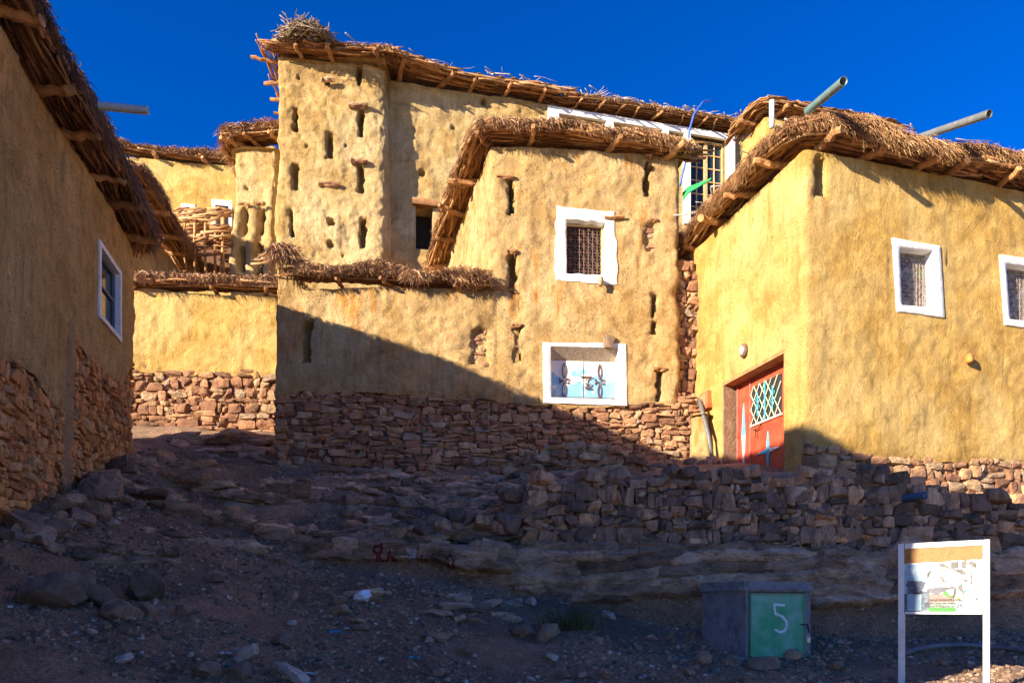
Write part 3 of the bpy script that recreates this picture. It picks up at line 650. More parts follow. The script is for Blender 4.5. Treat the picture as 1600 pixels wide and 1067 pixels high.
# window
M_BLUEF = paint('blue_grey_frame', (.10, .14, .20), (.07, .10, .15), .5, 6, grime=.2)
m, t, b = nmat('dark_glass'); M_GLASS = m; b.inputs['Base Color'].default_value = (.02, .03, .035, 1); b.inputs['Roughness'].default_value = .08
mb = MB(); ring_frame(mb, H1, [(wu0, wz0), (wu1, wz0), (wu1, wz1), (wu0, wz1)], [(wu0 + .07, wz0 + .07), (wu1 - .07, wz0 + .07), (wu1 - .07, wz1 - .07), (wu0 + .07, wz1 - .07)], .03, .14, .008, 3)
wn = mb.build('window', M_WHITE, h1)
mb = MB(); a, c_, d_, e_ = wu0 + .07, wu1 - .07, wz0 + .07, wz1 - .07
for q in ((a, a + .05, d_, e_), (c_ - .05, c_, d_, e_), (a + .05, c_ - .05, d_, d_ + .05), (a + .05, c_ - .05, e_ - .05, e_), (a + .05, c_ - .05, (d_ + e_) / 2 + .02, (d_ + e_) / 2 + .05)): quadbox(mb, H1, *q, -.10, -.05)
mb.build('frame', M_BLUEF, wn); mb = MB(); quadbox(mb, H1, a + .01, c_ - .01, d_ + .01, e_ - .01, -.09, -.08); mb.build('pane', M_GLASS, wn)
u_a = H1.hit(0, -140, 0)[0]
pos1, L1 = eave(h1, lay(H1, .0, ub + .15, z1, 20), over=.36, thick=.20, raf=.9, sticks=80, strands=800, seed=4, hang=.20, rr=.06, sr=(.014, .034), strawmat=M_STRAWD, stickmat=M_STRAWD, sw=.007, inner=.5, lumps=1.3)
# shorter fringe turned round the far gable
ug = H1.uof(np.array([-6.37, 12.45]))
eave(h1, H1.P(np.array([ug + .0, ug + .5, ug + 2.5]), z1, 0), over=.20, thick=.20, raf=.9, sticks=40, strands=900, seed=5, strawmat=M_STRAWD, stickmat=M_STRAWD)
mb = MB(); mb.add(np.array([(*p, z1 + .3) for p in [(-3.9, 1.1), (-6.4, 12.3), (-12, 11), (-9.3, -1.2)]] + [(*p, z1 + .1) for p in [(-3.9, 1.1), (-6.4, 12.3), (-12, 11), (-9.3, -1.2)]]), np.array([[0,1,2,3],[7,6,5,4],[0,4,5,1],[1,5,6,2],[2,6,7,3],[3,7,4,0]])); mb.build('roof', M_PLL, h1)
def spout(name, parent, p0, p1, r, mat, thick=.006):
    mb = MB(); p0 = np.array(p0); p1 = np.array(p1); d = (p1 - p0) / np.linalg.norm(p1 - p0)
    C = np.stack([p0, (p0 + p1) / 2, p1 - d * .03, p1, p1, p1 - d * .25, p1 - d * .26]); R = np.array([r, r, r, r, r - thick, r - thick, 0.001])
    # open mouth: outer skin, lip, inner skin
    a = np.cross(d, [0, 0, 1]); a /= np.linalg.norm(a); b_ = np.cross(d, a); th = np.arange(20) * 2 * math.pi / 20
    V = C[:, None] + R[:, None, None] * (np.cos(th)[None, :, None] * a + np.sin(th)[None, :, None] * b_)
    k = len(C); q = [[i * 20 + j, i * 20 + (j + 1) % 20, (i + 1) * 20 + (j + 1) % 20, (i + 1) * 20 + j] for i in range(k - 1) for j in range(20)]
    mb.add(V.reshape(-1, 3), np.array(q)); return mb.build(name, mat, parent, True)
M_PIPEW = paint('pale_pipe', (.42, .50, .50), (.34, .40, .40), .4, 5, grime=.25)
spout('drain_pipe', h1, at(154, 165.5, 8.66), at(232, 173, 8.78), .047, M_PIPEW)

# ================================================================== SECOND LEFT HOUSE
h2 = thing('mud_house', 'small ochre mud house behind the shaded left house, its brushwood eave above the lane wall', 'house', (-11, 19, 5))
H2 = Wall([(-9.0, 16.7), (-9.85, 22.4), (-15, 22), (-14.5, 16.9)], True, .1, 2)
mb = MB(); wallmesh(mb, H2, 0, H2.L, const(5), const(11.4), .1, .1); cap(mb, H2, 11.38); mb.build('plaster_wall', M_PL, h2, True)
eave(h2, lay(H2, 0.1, H2.hit(0, 300, 400)[0] + 1.2, 11.4, 8), over=.55, thick=.28, raf=1.0, sticks=30, strands=500, seed=6, strawmat=M_STRAWD, rr=.07, sr=(.02, .045), hang=.3)

# ================================================================== FAR BACK HOUSE
h3 = thing('mud_house', 'farthest ochre house at left, its wavy thatch roof above two white window heads', 'house', (-13, 27, 8))
H3 = Wall([(-15.5, 25.6), (-9.2, 26.6), (-10, 31), (-16, 30)], True, .1, 3)
zt3 = H3.poly(0, [(140, 262), (212, 256), (260, 245), (310, 236), (352, 240), (370, 240)])
zt3f = lambda u: np.where(np.asarray(u) < H3.hit(0, 372, 0)[0], zt3(u), 17)
mb = MB(); wallmesh(mb, H3, 0, H3.L, const(7), const(17.45), .12, .12, amp=1.2); cap(mb, H3, 17.4); mb.build('plaster_wall', M_PLR, h3, True)
us = np.linspace(.1, H3.hit(0, 358, 0)[0], 10); eave(h3, H3.P(us, 17.45 + .05 * np.sin(us * 1.3), 0), over=.28, thick=.26, raf=1.4, sticks=10, strands=260, seed=7, sw=.01, inner=.5, rr=.07, sr=(.02, .04))
for (x0, x1, y0) in ((283, 305, 321), (331, 363, 315)):
    a = H3.hit(0, x0, y0 + 45); c_ = H3.hit(0, x1, y0); mb = MB(); w_ = .12
    for q in ((a[0], a[0] + w_, a[1], c_[1] - .2), (c_[0] - w_, c_[0], a[1], c_[1] - .2), (a[0], c_[0], c_[1] - .2, c_[1])): quadbox(mb, H3, *q, -.05, .05)
    wn = mb.build('window', M_WHITE, h3); mb = MB(); quadbox(mb, H3, a[0] + w_, c_[0] - w_, a[1], c_[1] - .2, -.05, .04); mb.build('pane', M_DARK, wn)

# ================================================================== NARROW BUTTRESSED TOWER
h4 = thing('mud_tower', 'narrow pale mud tower with four tall dark slits, left of the big round-cornered tower', 'tower', (-7, 19.5, 6.3))
H4 = Wall([(-7.55, 22.5), (-7.55, 19.4), (-6.1, 19.4), (-6.1, 22.5)], True, .35, 4)
fe = [sl_(H4, 1, *q) for q in ((378, 384, 322, 360, .3), (405, 411, 322, 362, .3), (374, 382, 385, 425, .3), (402, 409, 380, 425, .3))]
fe += [('hole', *H4.hit(1, 381, 287), .06, .15)] + [('bulge', *H4.hit(1, p, 395), .28, 2.2, .16) for p in (366, 393, 420)]
mb = MB(); wallmesh(mb, H4, 0, H4.L, const(6), const(13.85), .045, .06, feats=fe, batter=.035, zref=9, amp=1.5); cap(mb, H4, 13.75); mb.build('plaster_wall', M_PLT, h4, True)
for q in ((372, 390, 320), (401, 415, 320)): lintel(H4, 1, *q, h4, .06)
eave(h4, [(-7.45, 22.4, 13.8), (-7.45, 19.5, 13.8), (-5.9, 19.5, 13.9)], over=.26, thick=.24, raf=.6, sticks=18, strands=500, seed=8, inner=.6, sw=.009, hang=.25)
# brushwood porch between the houses
pr = thing('brushwood_porch', 'rough stick-built porch with a lean brushwood roof, between the lane wall and the narrow tower', 'porch', (-9, 21, 7))
mb = MB(); rg = np.random.default_rng(3)
for x, lean in ((292, .1), (305, 0), (322, .05), (336, -.05), (344, .12), (350, -.1)):
    a = at(x, 430, 20.6); c_ = at(x + rg.uniform(-3, 3), 340, 20.6); tube1(mb, [a, (a + c_) / 2 + rg.normal(0, .03, 3), c_], rg.uniform(.03, .06), 6, rg.uniform(.5, 1))
mb.build('posts', M_STICK, pr, True)
mb = MB(); 
for k in range(75):
    y = rg.uniform(326, 348) if k < 40 else rg.uniform(350, 400); Yd = rg.uniform(20.3, 21.4); x0 = rg.uniform(268, 330); x1 = x0 + rg.uniform(20, 60)
    a = at(x0, y + rg.uniform(-4, 4), Yd); c_ = at(min(x1, 362), y + rg.uniform(-6, 4), Yd); tube1(mb, [a, (a + c_) / 2 + rg.normal(0, .04, 3), c_], rg.uniform(.02, .05), 5, rg.uniform(.2, 1))
mb.build('brush_roof', M_STICK, pr, True)
mb = MB(); mb.box(at(318, 392, 21.9) , (.95, .05, .7), rnd=.2); mb.build('reed_screen', M_STRAWD, pr)

# ================================================================== TALL TOWER HOUSE
h5 = thing('tower_house', 'tallest mud building with a round-cornered slit tower and a long brushwood eave against the sky', 'tower house', (-1, 20, 6.3))
TW = Wall([(-5.75, 22.5), (-5.93, 18.2), (-3.12, 18.6), (-3.3, 22.5)], True, .32, 5)
sl5 = [(458, 464, 165, 205, .4), (511, 518, 205, 245, .4), (560, 568, 168, 210, .4), (558, 565, 93, 130, .4), (456, 465, 250, 295, .35), (560, 568, 255, 300, .4),
       (452, 458, 330, 368, .35), (563, 572, 340, 388, .4)]
fe = [sl_(TW, 1, *q) for q in sl5] + [('hole', *TW.hit(1, 517, 347), .10, .32), ('hole', *TW.hit(1, 517, 381), .08, .3), ('hole', *TW.hit(1, 511, 124), .07, .3), ('hole', *TW.hit(1, 465, 116), .04, .25), ('hole', *TW.hit(1, 540, 225), .03, .2), ('hole', *TW.hit(1, 490, 310), .03, .2), ('hole', *TW.hit(1, 535, 400), .03, .2), ('hole', *TW.hit(1, 478, 225), .025, .2)]
mb = MB(); wallmesh(mb, TW, 0, TW.L, const(6), const(15.3), .03, .04, feats=fe, batter=.018, zref=10.5, amp=1.25); cap(mb, TW, 15.25); mb.build('tower_wall', M_PLT, h5, True)
for q in ((545, 575, 166), (548, 574, 254), (498, 530, 289), (502, 522, 126)): lintel(TW, 1, *q, h5, .09, .12, 'lintel_stone', M_STB)
TL = Wall([(-3.4, 19.05), (6.95, 21.4), (6.3, 26), (-4, 24)], True, .05, 6)
fe = [sl_(TL, 0, 752, 762, 152, 166, .25), sl_(TL, 0, 706, 711, 270, 281, .2), ('hole', *TL.hit(0, 660, 270), .08, .2), ('hole', *TL.hit(0, 708, 198), .06, .1), ('hole', *TL.hit(0, 745, 235), .06, .15)]
fw = [(873, 944), (958, 1032), (1044, 1067), (1078, 1133)]
fe.append(('box', TL.hit(0, 650, 0)[0], TL.hit(0, 676, 0)[0], 11.0, TL.hit(0, 660, 322)[1], .6))
for a, c_ in fw:
    if a in (873, 958, 1078):
        A_ = TL.hit(0, a, 0)[0]; B_ = TL.hit(0, c_, 0)[0]; zt_ = TL.hit(0, (a + c_) / 2, {873: 192, 958: 203, 1078: 208}[a])[1]; fe.append(('box', A_ - .02, B_ + .02, 12.5, zt_ + .02, .35))
mb = MB(); wallmesh(mb, TL, 0, TL.L, const(6), const(15.3), .05, .05, fine=[(0, TL.hit(0, 1170, 0)[0])], feats=fe, amp=1.2); cap(mb, TL, 15.25); mb.build('plaster_wall', M_PLT, h5, True)
mb = MB(); 
u0 = TL.hit(0, 855, 0)[0]; u1 = TL.hit(0, 1145, 0)[0]; zt_ = 15.22; zb_ = TL.hit(0, 873, 190)[1]
zb2 = lambda px: TL.hit(0, px, 188 + (px - 855) * .083)[1]
quadbox(mb, TL, u0, u1, zb2(1000), zt_, .0, .09)
for a, c_ in ((855, 872), (945, 957), (1033, 1043), (1067, 1077), (1134, 1146)): quadbox(mb, TL, TL.hit(0, a, 0)[0], TL.hit(0, c_, 0)[0], 12.5, zb2(1000), .0, .087)
sr_ = mb.build('window_surround', M_WHITE, h5)
M_WOODP = paint('peeling_yellow_wood', (.55, .36, .13), (.62, .50, .30), .6, 12, grime=.5)
for a, c_ in ((873, 944), (958, 1032)):
    mb = MB(); A_ = TL.hit(0, a, 0)[0]; B_ = TL.hit(0, c_, 0)[0]; quadbox(mb, TL, A_ + .03, B_ - .03, 12.5, zb2(1000) - .02, -.30, -.26); mb.build('shutter', M_LOG, h5)
A_ = TL.hit(0, 1078, 0)[0]; B_ = TL.hit(0, 1133, 0)[0]; Z1 = zb2(1000) - .03; Z0 = 12.75
mb = MB(); mid = (A_ + B_) / 2
for q in ((A_, A_ + .05, Z0, Z1), (B_ - .05, B_, Z0, Z1), (mid - .05, mid + .05, Z0, Z1), (A_, B_, Z1 - .06, Z1 + .0), (A_, B_, Z0, Z0 + .05)): quadbox(mb, TL, q[0], q[1], q[2], q[3], -.18, -.10)
for k in (1, 2):
    for s0, s1 in ((A_ + .05, mid - .05), (mid + .05, B_ - .05)):
        if k == 1: u_ = (s0 + s1) / 2; quadbox(mb, TL, u_ - .015, u_ + .015, Z0 + .05, Z1 - .06, -.17, -.12)
for j in range(1, 6):
    z_ = Z0 + (Z1 - Z0) * j / 6; quadbox(mb, TL, A_ + .05, mid - .05, z_ - .014, z_ + .014, -.168, -.122); quadbox(mb, TL, mid + .05, B_ - .05, z_ - .014, z_ + .014, -.168, -.122)
wn = mb.build('window', M_WOODP, h5); mb = MB(); quadbox(mb, TL, A_ + .03, B_ - .03, Z0 + .02, Z1 - .03, -.16, -.15); mb.build('pane', M_GLASS, wn)
mb = MB(); A_ = TL.hit(0, 650, 0)[0]; B_ = TL.hit(0, 676, 0)[0]; zt_ = TL.hit(0, 660, 322)[1]
for k in range(4): quadbox(mb, TL, A_ - .1, B_ + .15, zt_ - .02 + .05 * k, zt_ + .02 + .05 * k, -.1, .12 - .02 * k, k / 4)
mb.build('door_lintel', M_LOG, h5); mb = MB(); quadbox(mb, TL, A_, B_, 11.02, zt_ - .02, -.58, -.5); mb.build('doorway', M_DARK, h5)
# roof of the tower: left side (open rafters), front, then along the long wall
ztw = 15.3
eave(h5, [(-5.9, 21.5, ztw), (-5.85, 18.35, ztw)], over=.42, thick=.10, raf=.55, sticks=16, strands=0, seed=9, rr=.05, skip_body=True, sr=(.02, .035), poke=.25)
eave(h5, [(-5.85, 18.25, ztw - .03), (-3.0, 18.62, ztw - .03)], over=.30, thick=.10, raf=.75, sticks=30, strands=300, seed=10, rr=.06, sr=(.016, .035), poke=.12, inner=.9, hang=.14, stickmat=M_STICK, rafdrop=-.05)
eave(h5, [(-3.1, 18.6, ztw - .03), (-3.0, 18.8, ztw - .03), (-1.2, 19.50, ztw - .02), (1.3, 20.08, ztw - .02)], over=.36, thick=.10, raf=.8, sticks=28, strands=0, seed=12, rr=.055, sr=(.016, .035), inner=.9, hang=.14, rafdrop=-.05)
M_THB = straw('dark_reed_mat', [(0, (.20, .09, .035)), (1, (.42, .22, .09))], sc=14)
eave(h5, [(1.3, 20.12, 15.27), (6.8, 21.37, 15.27)], over=.36, thick=.07, raf=.62, sticks=24, strands=200, seed=13, rr=.03, sr=(.012, .02), inner=.8, hang=.08, stickmat=M_THB)
mb = MB(); 
for (a_, c_) in (((-5.5, 18.5), (-3.2, 22.4)), ):
    mb.box(((a_[0] + c_[0]) / 2, (a_[1] + c_[1]) / 2, ztw + .16), ((c_[0] - a_[0]) / 2, (c_[1] - a_[1]) / 2, .09))
mb.build('roof', M_PLT, h5)
# pale dry sticks and weeds lying on the ridge
def toproll(parent, path, n, seed, name='dry_twigs', ln=(.25, 1.0), r=(.01, .025), spread=.35, up=.10, mat=None):
    rg = np.random.default_rng(seed); path = np.array(path, float); d = np.linalg.norm(np.diff(path, axis=0), axis=1); cu = np.concatenate([[0], np.cumsum(d)]); u = rg.uniform(0, cu[-1], n)
    c = np.stack([np.interp(u, cu, path[:, k]) for k in range(3)], -1) + np.stack([rg.normal(0, spread * .3, n), rg.uniform(-spread, spread, n), rg.uniform(0, up, n)], -1)
    a = rg.normal(0, .5, n); D = np.stack([np.cos(a), np.sin(a) + .2, rg.normal(0, .13, n)], -1); l = rg.uniform(*ln, n); w = np.linspace(-.5, .5, 5)
    C = c[:, None] + D[:, None] * (l[:, None] * w)[..., None] + np.cumsum(rg.normal(0, .015, (n, 5, 3)), 1)
    mb = MB(); tubes(mb, C, rg.uniform(*r, n)[:, None] * np.linspace(1.1, .6, 5), 5, rg.uniform(0, 1, n)); return mb.build(name, mat or M_DRY, parent, True)
toproll(h5, [(-4.2, 18.4, 15.56), (-1.2, 19.4, 15.58), (1.3, 20.0, 15.56), (6.6, 21.2, 15.5)], 230, 31, ln=(.2, .7), up=.05, r=(.006, .016))
toproll(h5, [(1.3, 19.85, 15.48), (6.8, 21.1, 15.48)], 420, 32, 'pale_straw', (.1, .5), (.006, .014), .06, .06)
# stork nest
M_NEST = straw('nest_twig', [(0, (.12, .08, .05)), (.6, (.32, .24, .16)), (1, (.55, .45, .34))]); ns = MB(); rg = np.random.default_rng(8); n = 1100; a = rg.uniform(0, 2 * math.pi, n); rad = .85 * np.sqrt(rg.uniform(.1, 1, n)); hz = rg.uniform(0, .36, n); rad = rad * (1 - .40 * hz / .36)
c = np.stack([-5.05 + rad * np.cos(a), 18.35 + rad * np.sin(a), 15.47 + hz], -1); tn = a + math.pi / 2 + rg.normal(0, .6, n); D = np.stack([np.cos(tn), np.sin(tn), rg.normal(0, .3, n)], -1)
w = np.linspace(-.5, .5, 5); C = c[:, None] + D[:, None] * (rg.uniform(.2, .6, n)[:, None] * w)[..., None] + np.cumsum(rg.normal(0, .015, (n, 5, 3)), 1)
tubes(ns, C, rg.uniform(.007, .018, n)[:, None] * np.linspace(1, .6, 5), 5, rg.uniform(0, .9, n)); solo(ns, 'bird_nest', M_NEST, 'big round bird nest of dry sticks on the corner of the tallest tower roof', 'nest', smooth=True)

# ================================================================== REAR RIGHT HOUSE
h6 = thing('mud_house', 'rear ochre house right of the wooden window, mostly its flat brushwood roof showing', 'house', (7, 19, 6))
H6 = Wall([(5.80, 18.6), (6.02, 17.6), (9.7, 18.62), (9, 22)], True, .06, 7)
mb = MB(); wallmesh(mb, H6, 0, H6.L, const(4.5), const(13.35), .08, .08, amp=.8); cap(mb, H6, 13.3); mb.build('plaster_wall', M_PLR, h6, True)
eave(h6, [(5.80, 18.6, 13.35), (6.02, 17.62, 13.35), (9.6, 18.6, 13.35)], over=.38, thick=.08, raf=.8, sticks=26, strands=0, seed=14, rr=.05, inner=.9, hang=.1, sr=(.012, .03), stickmat=M_STICK)
toproll(h6, [(5.9, 18.4, 13.62), (6.1, 17.7, 13.65), (9.4, 18.6, 13.62)], 90, 33, ln=(.15, .6), up=.04, r=(.006, .015))
mb = MB(); tube1(mb, [at(1206, 200, 17.0), at(1206, 158, 17.0)], .06, 8); mb.build('prop_post', M_WHITE, h6, True)

# ================================================================== CENTRAL HOUSE
h7 = thing('mud_house', 'central two-storey ochre mud house with a white-framed grille window above a blue and white shutter', 'house', (1.5, 16, 4.2))
P0 = np.array([-4.4, 13.69]); P1 = np.array([3.31, 14.46]); dd = (P1 - P0) / np.linalg.norm(P1 - P0)
def onf(px): k = (px - 800) / F; t_ = (k * P0[1] - P0[0]) / (dd[0] - k * dd[1]); return P0 + dd * t_
CN = onf(766)
H7 = Wall([(-1.83, 19.14), CN, P1, (2.2, 19.5)], True, .16, 8)
s7 = lambda *q, k='slit': sl_(H7, 1, *q, kind=k)
fe = [s7(796, 802, 283, 335, .38), s7(797, 806, 395, 452, .38), s7(804, 811, 510, 562, .38), s7(1008, 1015, 250, 305, .38), s7(1019, 1024, 462, 520, .38), s7(1028, 1034, 580, 625, .38), s7(1009, 1022, 352, 393, .07)]
gw = [H7.hit(1, 889, 428), H7.hit(1, 941, 428), H7.hit(1, 941, 352), H7.hit(1, 889, 350)]
gu0, gu1, gz0, gz1 = gw[0][0], gw[1][0], gw[0][1], gw[3][1]
fe.append(('box', gu0 - .07, gu1 + .09, gz0 - .03, gz1 + .12, .27))
sw_ = [H7.hit(1, 861, 621), H7.hit(1, 965, 621), H7.hit(1, 965, 545), H7.hit(1, 861, 545)]
su0, su1, sz0, sz1 = sw_[0][0], sw_[1][0], sw_[0][1], sw_[2][1]
fe.append(('box', su0 - .03, su1 + .03, sz0 - .03, sz1 + .03, .27))
base7 = H7.poly(1, [(760, 625), (848, 632), (900, 636), (985, 634), (1010, 628), (1063, 632)])
zlo7 = lambda u: np.where((np.asarray(u) > H7.uof(CN) - .05) & (np.asarray(u) < H7.uof(P1) + .05), base7(u), 4.2)
mb = MB(); wallmesh(mb, H7, 0, H7.L, zlo7, const(10.45), .04, .04, fine=[(1.0, H7.uof(P1) + .3)], feats=fe, ragged=.05, amp=1.25, seed=4); cap(mb, H7, 10.4); mb.build('plaster_wall', M_PL, h7, True)
# low courtyard wall that continues the front
LWn = Wall([P0, onf(812), onf(812) + np.array([-.03, .4]), P0 + np.array([0, .45])], True, .06, 9)
fe2 = [sl_(LWn, 0, 473, 484, 500, 565, .38), sl_(LWn, 0, 737, 763, 514, 570, .07)]
topL = LWn.poly(0, [(420, 418), (463, 415), (470, 450), (620, 450), (768, 455), (830, 456)])
lowb = LWn.poly(0, [(420, 612), (440, 617), (480, 612), (500, 618), (550, 612), (640, 617), (720, 622), (790, 628), (850, 632)])
uF = LWn.uof(onf(812)); 
wl_lo = lambda u: np.where(np.asarray(u) <= uF + .02, lowb(u), 4.5); wl_hi = lambda u: np.where(np.asarray(u) <= uF + .02, topL(u), topL(np.clip(2 * uF - np.asarray(u) + .4, 0, uF)))
lw = thing('courtyard_wall', 'low mud wall with one slit and a shaggy thatch coping, joined to the left of the central house', 'wall', (-2, 14, 4.2))
mb = MB(); wallmesh(mb, LWn, 0, uF, lowb, topL, .04, .04, feats=fe2, ragged=.05, amp=1.25, off0=.0, seed=4)
V = mb.V[0]; xx = V[:, 0]; lap = sstep(onf(768)[0], onf(800)[0], xx); V[:, 1] += -.006 * (1 - lap) + .05 * lap; mb.V[0] = V
wallmesh(mb, LWn, uF, LWn.L, wl_lo, wl_hi, .2, .3, amp=.3); mb.build('plaster_wall', M_PL, lw, True)
mb = MB(); us = np.linspace(0, uF, 60); a = LWn.P(us, topL(us) - .02, -.02); c_ = LWn.P(us, topL(us) - .02, -.42); n = 60
mb.add(np.vstack([a, c_]), np.array([[i, i + 1, n + i + 1, n + i] for i in range(n - 1)])); mb.build('wall_top', M_PL, lw, True)
BF = Wall([P0 + np.array([-.02, 0]), onf(1096)], False, 0, 10)
def base_stones(parent, a, c_, seed, lo=3.7):
    mb = MB(); masonry(mb, BF, BF.uof(onf(a)), BF.uof(onf(c_)), const(lo), lambda u: np.interp(u, [BF.uof(onf(p)) for p in (430, 640, 850, 1000, 1063, 1096)], [BF.hit(0, p, y)[1] for p, y in ((430, 610), (640, 610), (850, 625), (1000, 630), (1063, 612), (1096, 618))]), .125, .25, .13, -.01, seed, True, .03, .3, 4, .25, .14, .07, prot=.012, batter=-.03, zref=5.5)
    mb.build('stone_base', M_STB, parent)
base_stones(lw, 430, 770, 21); base_stones(h7, 770, 1096, 22)
mb = MB(); wallmesh(mb, BF, 0, BF.L, const(3.5), const(5.72), .3, .3, off0=-.12, amp=.2); mb.build('base_mortar', M_MORTAR, h7, True)
mb = MB(); SL = Wall([P0 + np.array([0, .6]), P0 + np.array([0, .02])], False, 0, 11); masonry(mb, SL, 0, SL.L, const(3.9), const(5.55), .16, .3, .12, 0, 23); mb.build('stone_return', M_STB, lw)
# exposed stone patches and stone column between the houses
def patch(W, seg, x0, x1, y0, y1, parent, seed, ch=.14, sw=.2, mat=None, off=-.03):
    a = W.hit(seg, x0, y1); c_ = W.hit(seg, x1, y0); mb = MB(); masonry(mb, W, a[0], c_[0], const(a[1]), const(c_[1]), ch, sw, .08, off, seed, True, .08, .3, 3, .2, .3, .1); return mb.build('exposed_stones', mat or M_STB, parent)
patch(LWn, 0, 736, 765, 514, 568, lw, 31); patch(H7, 1, 1008, 1024, 350, 393, h7, 32, .10, .2)
CC = Wall([P1 + np.array([-.05, .14]), P1 + np.array([.50, .22])], False, 0, 12)
mb = MB(); masonry(mb, CC, 0, CC.L, const(4.3), const(CC.hit(0, 1075, 405)[1]), .17, .26, .14, 0, 33, True, .06, .3, 4, .2, .3, .1, prot=.05); mb.build('stone_column', M_STB, h7)
mb = MB(); wallmesh(mb, CC, 0, CC.L, const(4.3), const(CC.hit(0, 1075, 395)[1]), .3, .3, off0=-.25, amp=.2); mb.build('gap_backing', M_MORTAR, h7)
# upper window
ou = [H7.hit(1, 868, 438), H7.hit(1, 965, 445), H7.hit(1, 961, 331), H7.hit(1, 868, 323)]
mb = MB(); ring_frame(mb, H7, ou, [(gu0 - .05, gz0), (gu1 + .03, gz0), (gu1 + .05, gz1 + .06), (gu0 - .05, gz1 + .09)], .018, .26, .03, 5, 18); wn = mb.build('window', M_WHITE, h7, True)
mb = MB(); grille_S(mb, H7, gu0 - .03, gu1 + .02, gz0 + .01, gz1 + .02, -.15, 8, 8, .0062); mb.build('grille', M_IRON, wn)
mb = MB(); quadbox(mb, H7, gu0 - .045, gu1 + .025, gz0 + .002, gz1 + .055, -.255, -.24); mb.build('pane', M_DARK, wn)
mb = MB(); 
for q in ((gu0 - .05, gu0 - .02, gz0, gz1 + .05), (gu1 + .01, gu1 + .04, gz0, gz1 + .05), (gu0 - .05, gu1 + .04, gz1 + .03, gz1 + .06)): quadbox(mb, H7, *q, -.19, -.13)
mb.build('frame', M_WOODP, wn)
# lower shutter window
ou = [H7.hit(1, 849, 630), H7.hit(1, 980, 634), H7.hit(1, 978, 537), H7.hit(1, 848, 535)]
mb = MB(); ring_frame(mb, H7, ou, [(su0, sz0), (su1, sz0), (su1, sz1), (su0, sz1)], .018, .26, .008, 6, 18); wn = mb.build('window', M_WHITE, h7, True)
m, t, b = nmat('white_and_blue_paint'); M_SHUT = m; o = OC(t)
sp = N_(t, 'ShaderNodeSeparateXYZ'); t.links.new(o, sp.inputs[0])
zr = math_(t, 'ADD', math_(t, 'MULTIPLY', math_(t, 'SUBTRACT', sp.outputs[2], (sz0 + sz1) / 2 - 4.2 + .05), -1.3), math_(t, 'MULTIPLY', math_(t, 'SUBTRACT', noise(t, o, 3.3, 3, .5), .5), 3.2))
c = mix(t, (.70, .68, .63), (.20, .42, .60), ramp(t, zr, thr(-.05, .25)))
c = mix(t, c, (.62, .54, .44), ramp(t, noise(t, o, 9, 5, .6, sc=(1, 1, .3)), thr(.55, .75)))
t.links.new(c, b.inputs['Base Color']); b.inputs['Roughness'].default_value = .6; bump(t, b, noise(t, o, 40, 4), .004)
smid = (su0 + su1) / 2 + .02; lz = sz1 - .20
for a, c_ in ((su0 + .01, smid - .008), (smid + .008, su1 - .01)):
    mb = MB(); quadbox(mb, H7, a, c_, sz0 + .01, lz, -.22, -.19); sh = mb.build('shutter', M_SHUT, wn)
for uc in (su0 + (smid - su0) * .42, smid + (su1 - smid) * .50):          # wrought cross ornaments
    mb = MB(); zc = (sz0 + lz) / 2; th = np.linspace(0, 1, 14); hl = .30; 
    for sg in (1, -1):
        x = .035 * np.sin(th * math.pi) ; y = sg * (.04 + hl * th)
        for s2 in (1, -1): tube1(mb, H7.P(uc + s2 * x, zc + y, -.175 + 0 * x), .010, 5)
    for s2 in (1, -1):
        a_ = th * 1.3 * math.pi; x = s2 * (.02 + .09 * th + .02 * np.sin(a_)); y = s2 * .03 * np.sin(th * 2 * math.pi) + .04 * th * (1 if s2 > 0 else .6)
        tube1(mb, H7.P(uc + x, zc + y, -.175 + 0 * x), .010, 5); tube1(mb, H7.P(uc + x, zc - y * .8 - .02, -.175 + 0 * x), .009, 5)
    mb.build('iron_ornament', M_IRON, wn)
mb = MB(); zc = (sz0 + lz) / 2
tube1(mb, H7.P(np.linspace(smid - .06, smid + .16, 4), zc + .08 + np.zeros(4), -.165 + np.zeros(4)), .014, 6)
th = np.linspace(0, 1.5 * math.pi, 10); tube1(mb, H7.P(smid + .09 + .05 * np.cos(th + 1.2), zc - .02 + .08 * np.sin(th + 1.2), -.16 + 0 * th), .012, 6); quadbox(mb, H7, smid + .03, smid + .12, zc - .15, zc - .11, -.18, -.14)
mb.build('latch', M_IRON, wn)
mb = MB(); Uq, Vq = np.meshgrid(np.linspace(su0, su1, 40), np.linspace(0, 1, 6), indexing='ij'); V = H7.P(Uq, sz1 - .004 - Vq * (sz1 - lz), .02 - .24 * Vq + .010 * np.sin(Uq * 190)); I = np.arange(240).reshape(40, 6)
V2 = V + np.array([0, .02, .02]); mb.add(np.vstack([V.reshape(-1, 3), V2.reshape(-1, 3)]), np.vstack([np.stack([I[:-1, :-1], I[1:, :-1], I[1:, 1:], I[:-1, 1:]], -1).reshape(-1, 4), np.stack([I[:-1, :-1], I[1:, :-1], I[1:, 1:], I[:-1, 1:]], -1).reshape(-1, 4) + 240])); mb.build('reed_lintel', straw('pale_reed', [(0, (.42, .33, .24)), (1, (.5, .4, .3))], sc=20), wn)
mb = MB(); a = H7.hit(1, 951, 536); stones(mb, [H7.P(a[0], a[1], .05)], [(.12, .06, .13)], np.array([np.stack([v for v in H7.frame(a[0])])]), 4, [.95]); mb.build('bare_mud_patch', paint('grey_brown_mud', (.30, .19, .12), (.2, .13, .08), .95, 8, bs=3), h7)
for q in ((776, 803, 279), (792, 808, 395), (944, 975, 342), (1006, 1026, 347), (1019, 1040, 578), (1008, 1017, 247), (800, 815, 510)): lintel(H7, 1, *q, h7, .055, .14)
